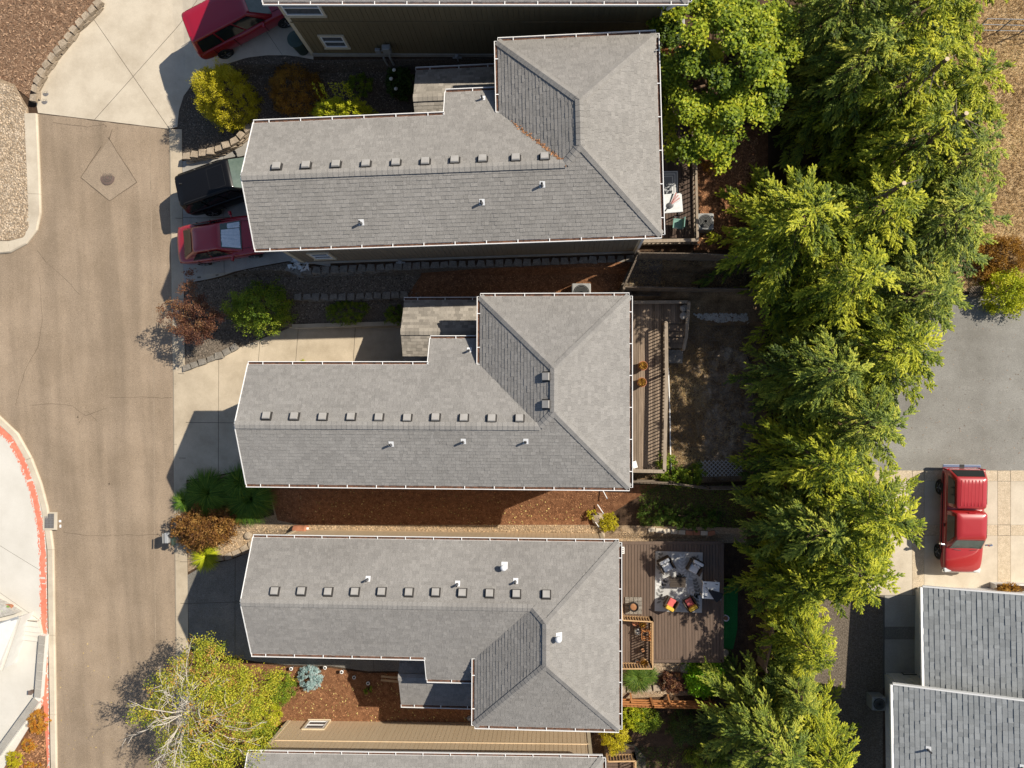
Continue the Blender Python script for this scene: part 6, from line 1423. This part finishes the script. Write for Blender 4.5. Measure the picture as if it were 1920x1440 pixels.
# plum tree over the kerb
def small_tree(label, px, py, Rr, H, m, n, leaf, lobes, zc=.62, name='ornamental_tree', trunk='bark', flat=.5, per=60, sd=.18, lo=.45):
    g0 = PG(px, py); p = P(px, py, g0.z+H*zc); z = G(p.x, p.y); t = thing(name, label, 'tree', (p.x, p.y, z)); g = np.random.default_rng(sum(map(ord, label)))
    tk = MB().tube([(0, 0, -.2), (.02, .02, H*.3), (0, 0, H*.45)], [.06, .05, .04], 6).build('trunk', trunk, t); cs = []
    for (a, L, zz) in lobes:
        e = np.array([math.cos(R(a))*L, math.sin(R(a))*L, zz]); MB().tube([(0, 0, H*.35), tuple(e*[.5, .5, 0]+[0, 0, H*.35+.6*(zz-H*.35)]), tuple(e)], [.035, .022, .008], 5).build('limb', trunk, t)
        for k in range(max(3, int(L*9))):
            s = g.uniform(lo, 1.05); cs.append(np.array([e[0]*s, e[1]*s, H*.35+(zz-H*.35)*s])+g.normal(0, sd, 3)*[1, 1, flat])
    cs = np.array(cs); idx = np.repeat(np.arange(len(cs)), per)[:n]; k = len(idx); ct = g.normal(.5, .18, len(cs)); cen = cs[idx]+g.normal(0, sd*.55, (k, 3))*[1, 1, .8]; an = g.uniform(0, 6.28, k)
    link('crown', leafmesh('crown', cen, np.stack([np.cos(an), np.sin(an), g.normal(-.1, .4, k)], 1), norm(np.stack([g.normal(0, .6, k), g.normal(0, .6, k), np.ones(k)], 1)), leaf*g.uniform(.6, 1.3, k), leaf*.6*g.uniform(.7, 1.2, k), ct[idx]+g.normal(0, .15, k), m), t)
    return t, cs
small_tree('purple-brown leaved small tree leaning over the kerb', 365, 598, 1.3, 2.6, 'leaf_plum', 16000, .075, [(95, 1.75, 2.3), (150, 1.3, 2.5), (165, 1.0, 2.6), (120, .9, 2.6), (60, .8, 2.4), (10, 1.0, 2.2), (-20, .9, 2.3), (-70, 1.1, 2.2), (-100, .9, 2.1), (-140, 1.0, 2.3), (190, 1.25, 2.3), (30, .5, 2.7), (-50, .6, 2.6), (240, .7, 2.3)], zc=.8)
shrub('large green shrub with sunlit lower half beside the purple-brown tree', 482, 575, 1.45, 1.15, 2.3, 19000, .075, 'leaf_green', spread=.15, lump=.3)
shrub('low dark olive shrub left of the middle porch roof', 650, 584, 1.0, .6, .6, 7000, .05, 'leaf_green', spread=.14)
shrub('small dark shrub touching the middle porch roof', 742, 590, .5, .5, .6, 3000, .05, 'leaf_green', spread=.15)
shrub('tiny yellow-green plant at the eave of the middle house', 566, 686, .4, .25, .7, 1500, .05, 'leaf_lime')
shrub('bronze-leaved bush at the kerb by the mailbox', 378, 990, 1.4, 1.1, 1.8, 15000, .095, 'leaf_bronze', spread=.15, lump=.45, clump=30)
shrub('small bronze bush above the gravel strip end', 428, 968, .62, .5, 1.3, 5000, .07, 'leaf_bronze', spread=.18, lump=.4)
def grass_clump(label, px, py, r, h, n, m='leaf_grass', group='ornamental grass clumps'):
    g0 = PG(px, py); p = P(px, py, g0.z+h*.5); z = G(p.x, p.y); t = thing('grass_clump', label, 'grass', (p.x, p.y, z), group=group); g = np.random.default_rng(sum(map(ord, label))); mb = MB()
    az = g.uniform(0, 6.28, n); L = r*g.uniform(.5, 1.15, n); hh = h*g.uniform(.6, 1.1, n)
    segs = 4; v = np.empty((n, segs+1, 2, 3)); sd = np.stack([-np.sin(az), np.cos(az), np.zeros(n)], 1)
    for i in range(segs+1):
        s = i/segs; c = np.stack([np.cos(az)*L*s**1.3, np.sin(az)*L*s**1.3, hh*(1.9*s-1.35*s*s)+.02], 1)+np.stack([g.normal(0, .01, n)]*3, 1); w_ = .013*(1-s)**.6+.002
        v[:, i, 0] = c+sd*w_; v[:, i, 1] = c-sd*w_
    V_ = v.reshape(-1, 3); F_ = [(b*(segs+1)*2+i*2, b*(segs+1)*2+i*2+1, b*(segs+1)*2+i*2+3, b*(segs+1)*2+i*2+2) for b in range(n) for i in range(segs)]
    me = bpy.data.meshes.new('blades'); me.from_pydata(V_.tolist(), [], F_); a_ = me.attributes.new('tint', 'FLOAT', 'POINT'); a_.data.foreach_set('value', np.repeat(np.clip(g.normal(.45, .2, n), 0, 1), (segs+1)*2).astype(np.float32)); me.materials.append(MATS[m]); link('blades', me, t)
grass_clump('dark green fountain grass at the shaded driveway edge', 388, 925, 1.15, .95, 1500); grass_clump('big fountain grass at the corner of the middle roof', 468, 935, 1.25, 1.0, 1900)
grass_clump('green grass tuft half behind the roof corner', 450, 905, .9, .8, 700)
grass_clump('light green grass tuft below the bronze bush', 385, 1044, .75, .5, 700, 'leaf_lime'); grass_clump('light green grass tuft at the kerb beside the bronze bush', 345, 940, .6, .7, 500, 'leaf_grass')
# birch
def birch():
    px, py, H = 352, 1335, 7.0; dz = 1.5; g0 = PG(px, py); p = P(px, py, g0.z+2.9+dz); z = G(p.x, p.y); t = thing('birch_tree', 'yellow-green birch with bare white branches at the lower left', 'tree', (p.x, p.y, z)); g = np.random.default_rng(12)
    MB().tube([(0, 0, -.3), (.03, .02, 2.0), (0, 0, 2.9+dz)], [.15, .12, .07], 8).build('trunk', 'bark_pale', t); cs = []
    for i in range(46):
        a = g.uniform(0, 6.283); L = g.uniform(1.3, 3.1); 
        ex = np.array([math.cos(a)*L*1.12+.35, math.sin(a)*L*.98, 0]); zt = 3.0+g.uniform(.2, 1.7)*(1-.16*L); drp = g.uniform(.1, .8); r0 = .028 if i < 12 else .012
        pts = []
        for s in (0, .2, .4, .6, .8, 1.0):
            pts.append((ex[0]*s+g.normal(0, .05)*(s > 0), ex[1]*s+g.normal(0, .05)*(s > 0), dz+2.5+(zt-2.5)*min(1, s*1.8)-drp*max(0, s-.4)**2*2.0))
        MB().tube(pts, [r0*(1-.15*k) for k in range(6)], 5).build('branch', 'bark_pale', t)
        for k in range(5):
            s = g.uniform(.35, .95); j = min(4, int(s*5)); f = s*5-j; b = np.array(pts[j])*(1-f)+np.array(pts[j+1])*f; aa = a+g.normal(0, .8); l = g.uniform(.3, .8)
            MB().tube([tuple(b), tuple(b+[math.cos(aa)*l*.5, math.sin(aa)*l*.5, .12]), tuple(b+[math.cos(aa)*l, math.sin(aa)*l, -.1])], [.012, .008, .004], 4).build('twig', 'bark_pale', t)
        if i % 3 and math.cos(a) > -.35:
            for k in range(9): s = g.uniform(.45, 1.08); j = min(4, int(min(s, .99)*5)); cs.append(np.array(pts[j+1 if s > .6 else j])+g.normal(0, .28, 3)*[1, 1, .5]-[0, 0, g.uniform(-.25, .4)])
    base = Vector(wm(t).translation)
    for lx, ly, lr, lo_, hi_, nn in ((388, 1232, .85, 2.4, 3.6, 60), (340, 1262, .8, 2.0, 3.0, 45), (440, 1262, .9, 1.8, 3.2, 55), (500, 1290, 1.0, 1.2, 2.6, 60), (455, 1330, 1.1, 2.2, 3.8, 80), (410, 1300, .9, 2.4, 3.8, 60), (470, 1390, 1.1, 1.6, 3.0, 70), (400, 1410, 1.1, 1.8, 3.2, 70), (330, 1400, .9, 1.6, 2.8, 50), (290, 1330, .9, 1.8, 2.8, 40), (262, 1345, .5, 2.0, 2.8, 16), (300, 1290, .6, 2.0, 2.8, 24), (370, 1450, 1.0, 1.4, 2.8, 40)):
        lo_ += dz; hi_ += dz; c = P(lx, ly, base.z+(lo_+hi_)/2)-base
        for k in range(nn):
            v = g.normal(0, 1, 3); v /= np.linalg.norm(v); v *= lr*g.uniform(.4, 1.05); cs.append(np.array([c.x+v[0], c.y+v[1], g.uniform(lo_, hi_)]))
    cs = np.array(cs); per = 32; idx = np.repeat(np.arange(len(cs)), per); k = len(idx); ct = g.normal(.38, .22, len(cs)); ct[g.uniform(0, 1, len(cs)) > .93] = 1.0
    cen = cs[idx]+g.normal(0, 1, (k, 3))*[.13, .13, .1]; an = g.uniform(0, 6.28, k)
    link('crown', leafmesh('crown', cen, np.stack([np.cos(an), np.sin(an), g.normal(-.3, .4, k)], 1), norm(np.stack([g.normal(0, .6, k), g.normal(0, .6, k), np.ones(k)], 1)), .078*g.uniform(.6, 1.3, k), .05*g.uniform(.7, 1.2, k), ct[idx]+g.normal(0, .12, k), 'leaf_birch'), t)
birch()
shrub('round lime-green boxwood at the right foot of the birch', 500, 1340, .75, .8, 1.0, 8000, .045, 'leaf_lime', spread=.12)
shrub('dark green shrub between the birch and the blue shrub', 525, 1290, .7, .75, .9, 7000, .055, 'leaf_green', spread=.13)
shrub('green shrub under the corner of the bottom house roof', 500, 1392, .8, .6, .9, 6000, .06, 'leaf_green', spread=.14)
shrub('round silvery blue-green dwarf spruce on the bark mulch', 580, 1272, .56, .6, .75, 9000, .055, 'leaf_spruce', spread=.11, clump=36, wd=.35, lump=.15)
shrub('tiny green plant in the shaded mulch by the porch roof', 691, 1293, .22, .22, .3, 700, .05, 'leaf_green')
shrub('orange shrub at the lower left below the slanting wall, largest', 70, 1353, .5, .62, .7, 6000, .05, 'leaf_orange', spread=.13, zb=None); shrub('small round orange shrub at the lower left', 54, 1397, .34, .34, .5, 3200, .05, 'leaf_orange', spread=.14)
shrub('round yellow shrub at the lower left corner', 27, 1424, .44, .44, .6, 4000, .05, 'leaf_gold', spread=.14); shrub('low orange shrub at the bottom left edge', 62, 1438, .5, .3, .4, 2500, .05, 'leaf_orange', spread=.15)
# back gardens
shrub('bright green rounded shrub below the brown deck', 1322, 1272, .95, .88, 1.1, 9000, .10, 'leaf_bright', spread=.17, wd=.6)
grass_clump('olive grass clump in front of the tan railing', 1196, 1270, .75, .5, 900, 'leaf_lawn'); grass_clump('olive grass clump beside the tan railing corner', 1215, 1266, .5, .45, 500, 'leaf_lawn')
shrub('dark purple-grey shrub below the brown deck', 1265, 1280, .75, .5, .7, 4500, .07, 'leaf_plum', spread=.18)
shrub('yellow shrub behind the bottom house roof corner', 1152, 1375, .75, .95, 1.5, 9000, .06, 'leaf_gold', spread=.13)
shrub('pale green shrub right of the yellow shrub', 1182, 1345, .7, .6, 1.0, 5000, .07, 'leaf_lime', spread=.15); shrub('dark green shrub below the orange fence', 1210, 1352, .8, .55, 1.0, 5000, .06, 'leaf_green'); shrub('large dark green shrub right below the orange fence', 1300, 1365, 1.2, .9, 1.3, 9000, .06, 'leaf_dark', spread=.16)
shrub('dark green bush at the bottom edge left of the big conifer', 1330, 1425, 1.1, .8, 1.2, 7000, .06, 'leaf_green', spread=.16)
shrub('green vines at the bottom corner of the weathered deck', 1240, 868, .7, .5, 1.6, 2200, .09, 'leaf_green', spread=.22, hollow=.2); shrub('green vines along the fence below the weathered deck', 1275, 895, 1.0, .5, .9, 3200, .08, 'leaf_green', spread=.2, hollow=.2); shrub('green vines over the pale lattice', 1308, 885, .4, .5, .6, 1200, .08, 'leaf_green', hollow=.2)
shrub('yellow flowering plant at the end of the bark mulch', 1140, 978, .5, .42, .5, 2400, .06, 'leaf_gold', spread=.2); shrub('small yellow plant beside the white stakes', 1110, 965, .22, .22, .4, 700, .06, 'leaf_gold')
shrub('low green plants on the shaded lawn', 1225, 960, .8, .6, .4, 3000, .07, 'leaf_lawn', spread=.2); shrub('green plants along the brick edging', 1300, 970, 1.4, .6, .45, 6000, .07, 'leaf_lawn', spread=.15)
shrub('yellow-green leafy bush at the right edge above the grey court', 1895, 545, 1.1, 1.0, 1.4, 6000, .10, 'leaf_lime', spread=.2); shrub('rust-orange dry bush at the right edge of the dry field', 1885, 475, 1.3, .8, .9, 6000, .08, 'leaf_rust', spread=.2)
shrub('rust bush under the branches at the right, beside pale stones', 1848, 505, .7, .5, .6, 2500, .08, 'leaf_rust', spread=.2)
pebbles('stone_heap', pxy([(1830, 478), (1860, 482), (1868, 496), (1846, 500), (1832, 492)]), 60, .06, .13, 'rock', .05)
shrub('orange-lit ground shrub beside the dark deck rail', 1340, 300, .8, .6, .5, 2500, .07, 'leaf_rust', spread=.2)
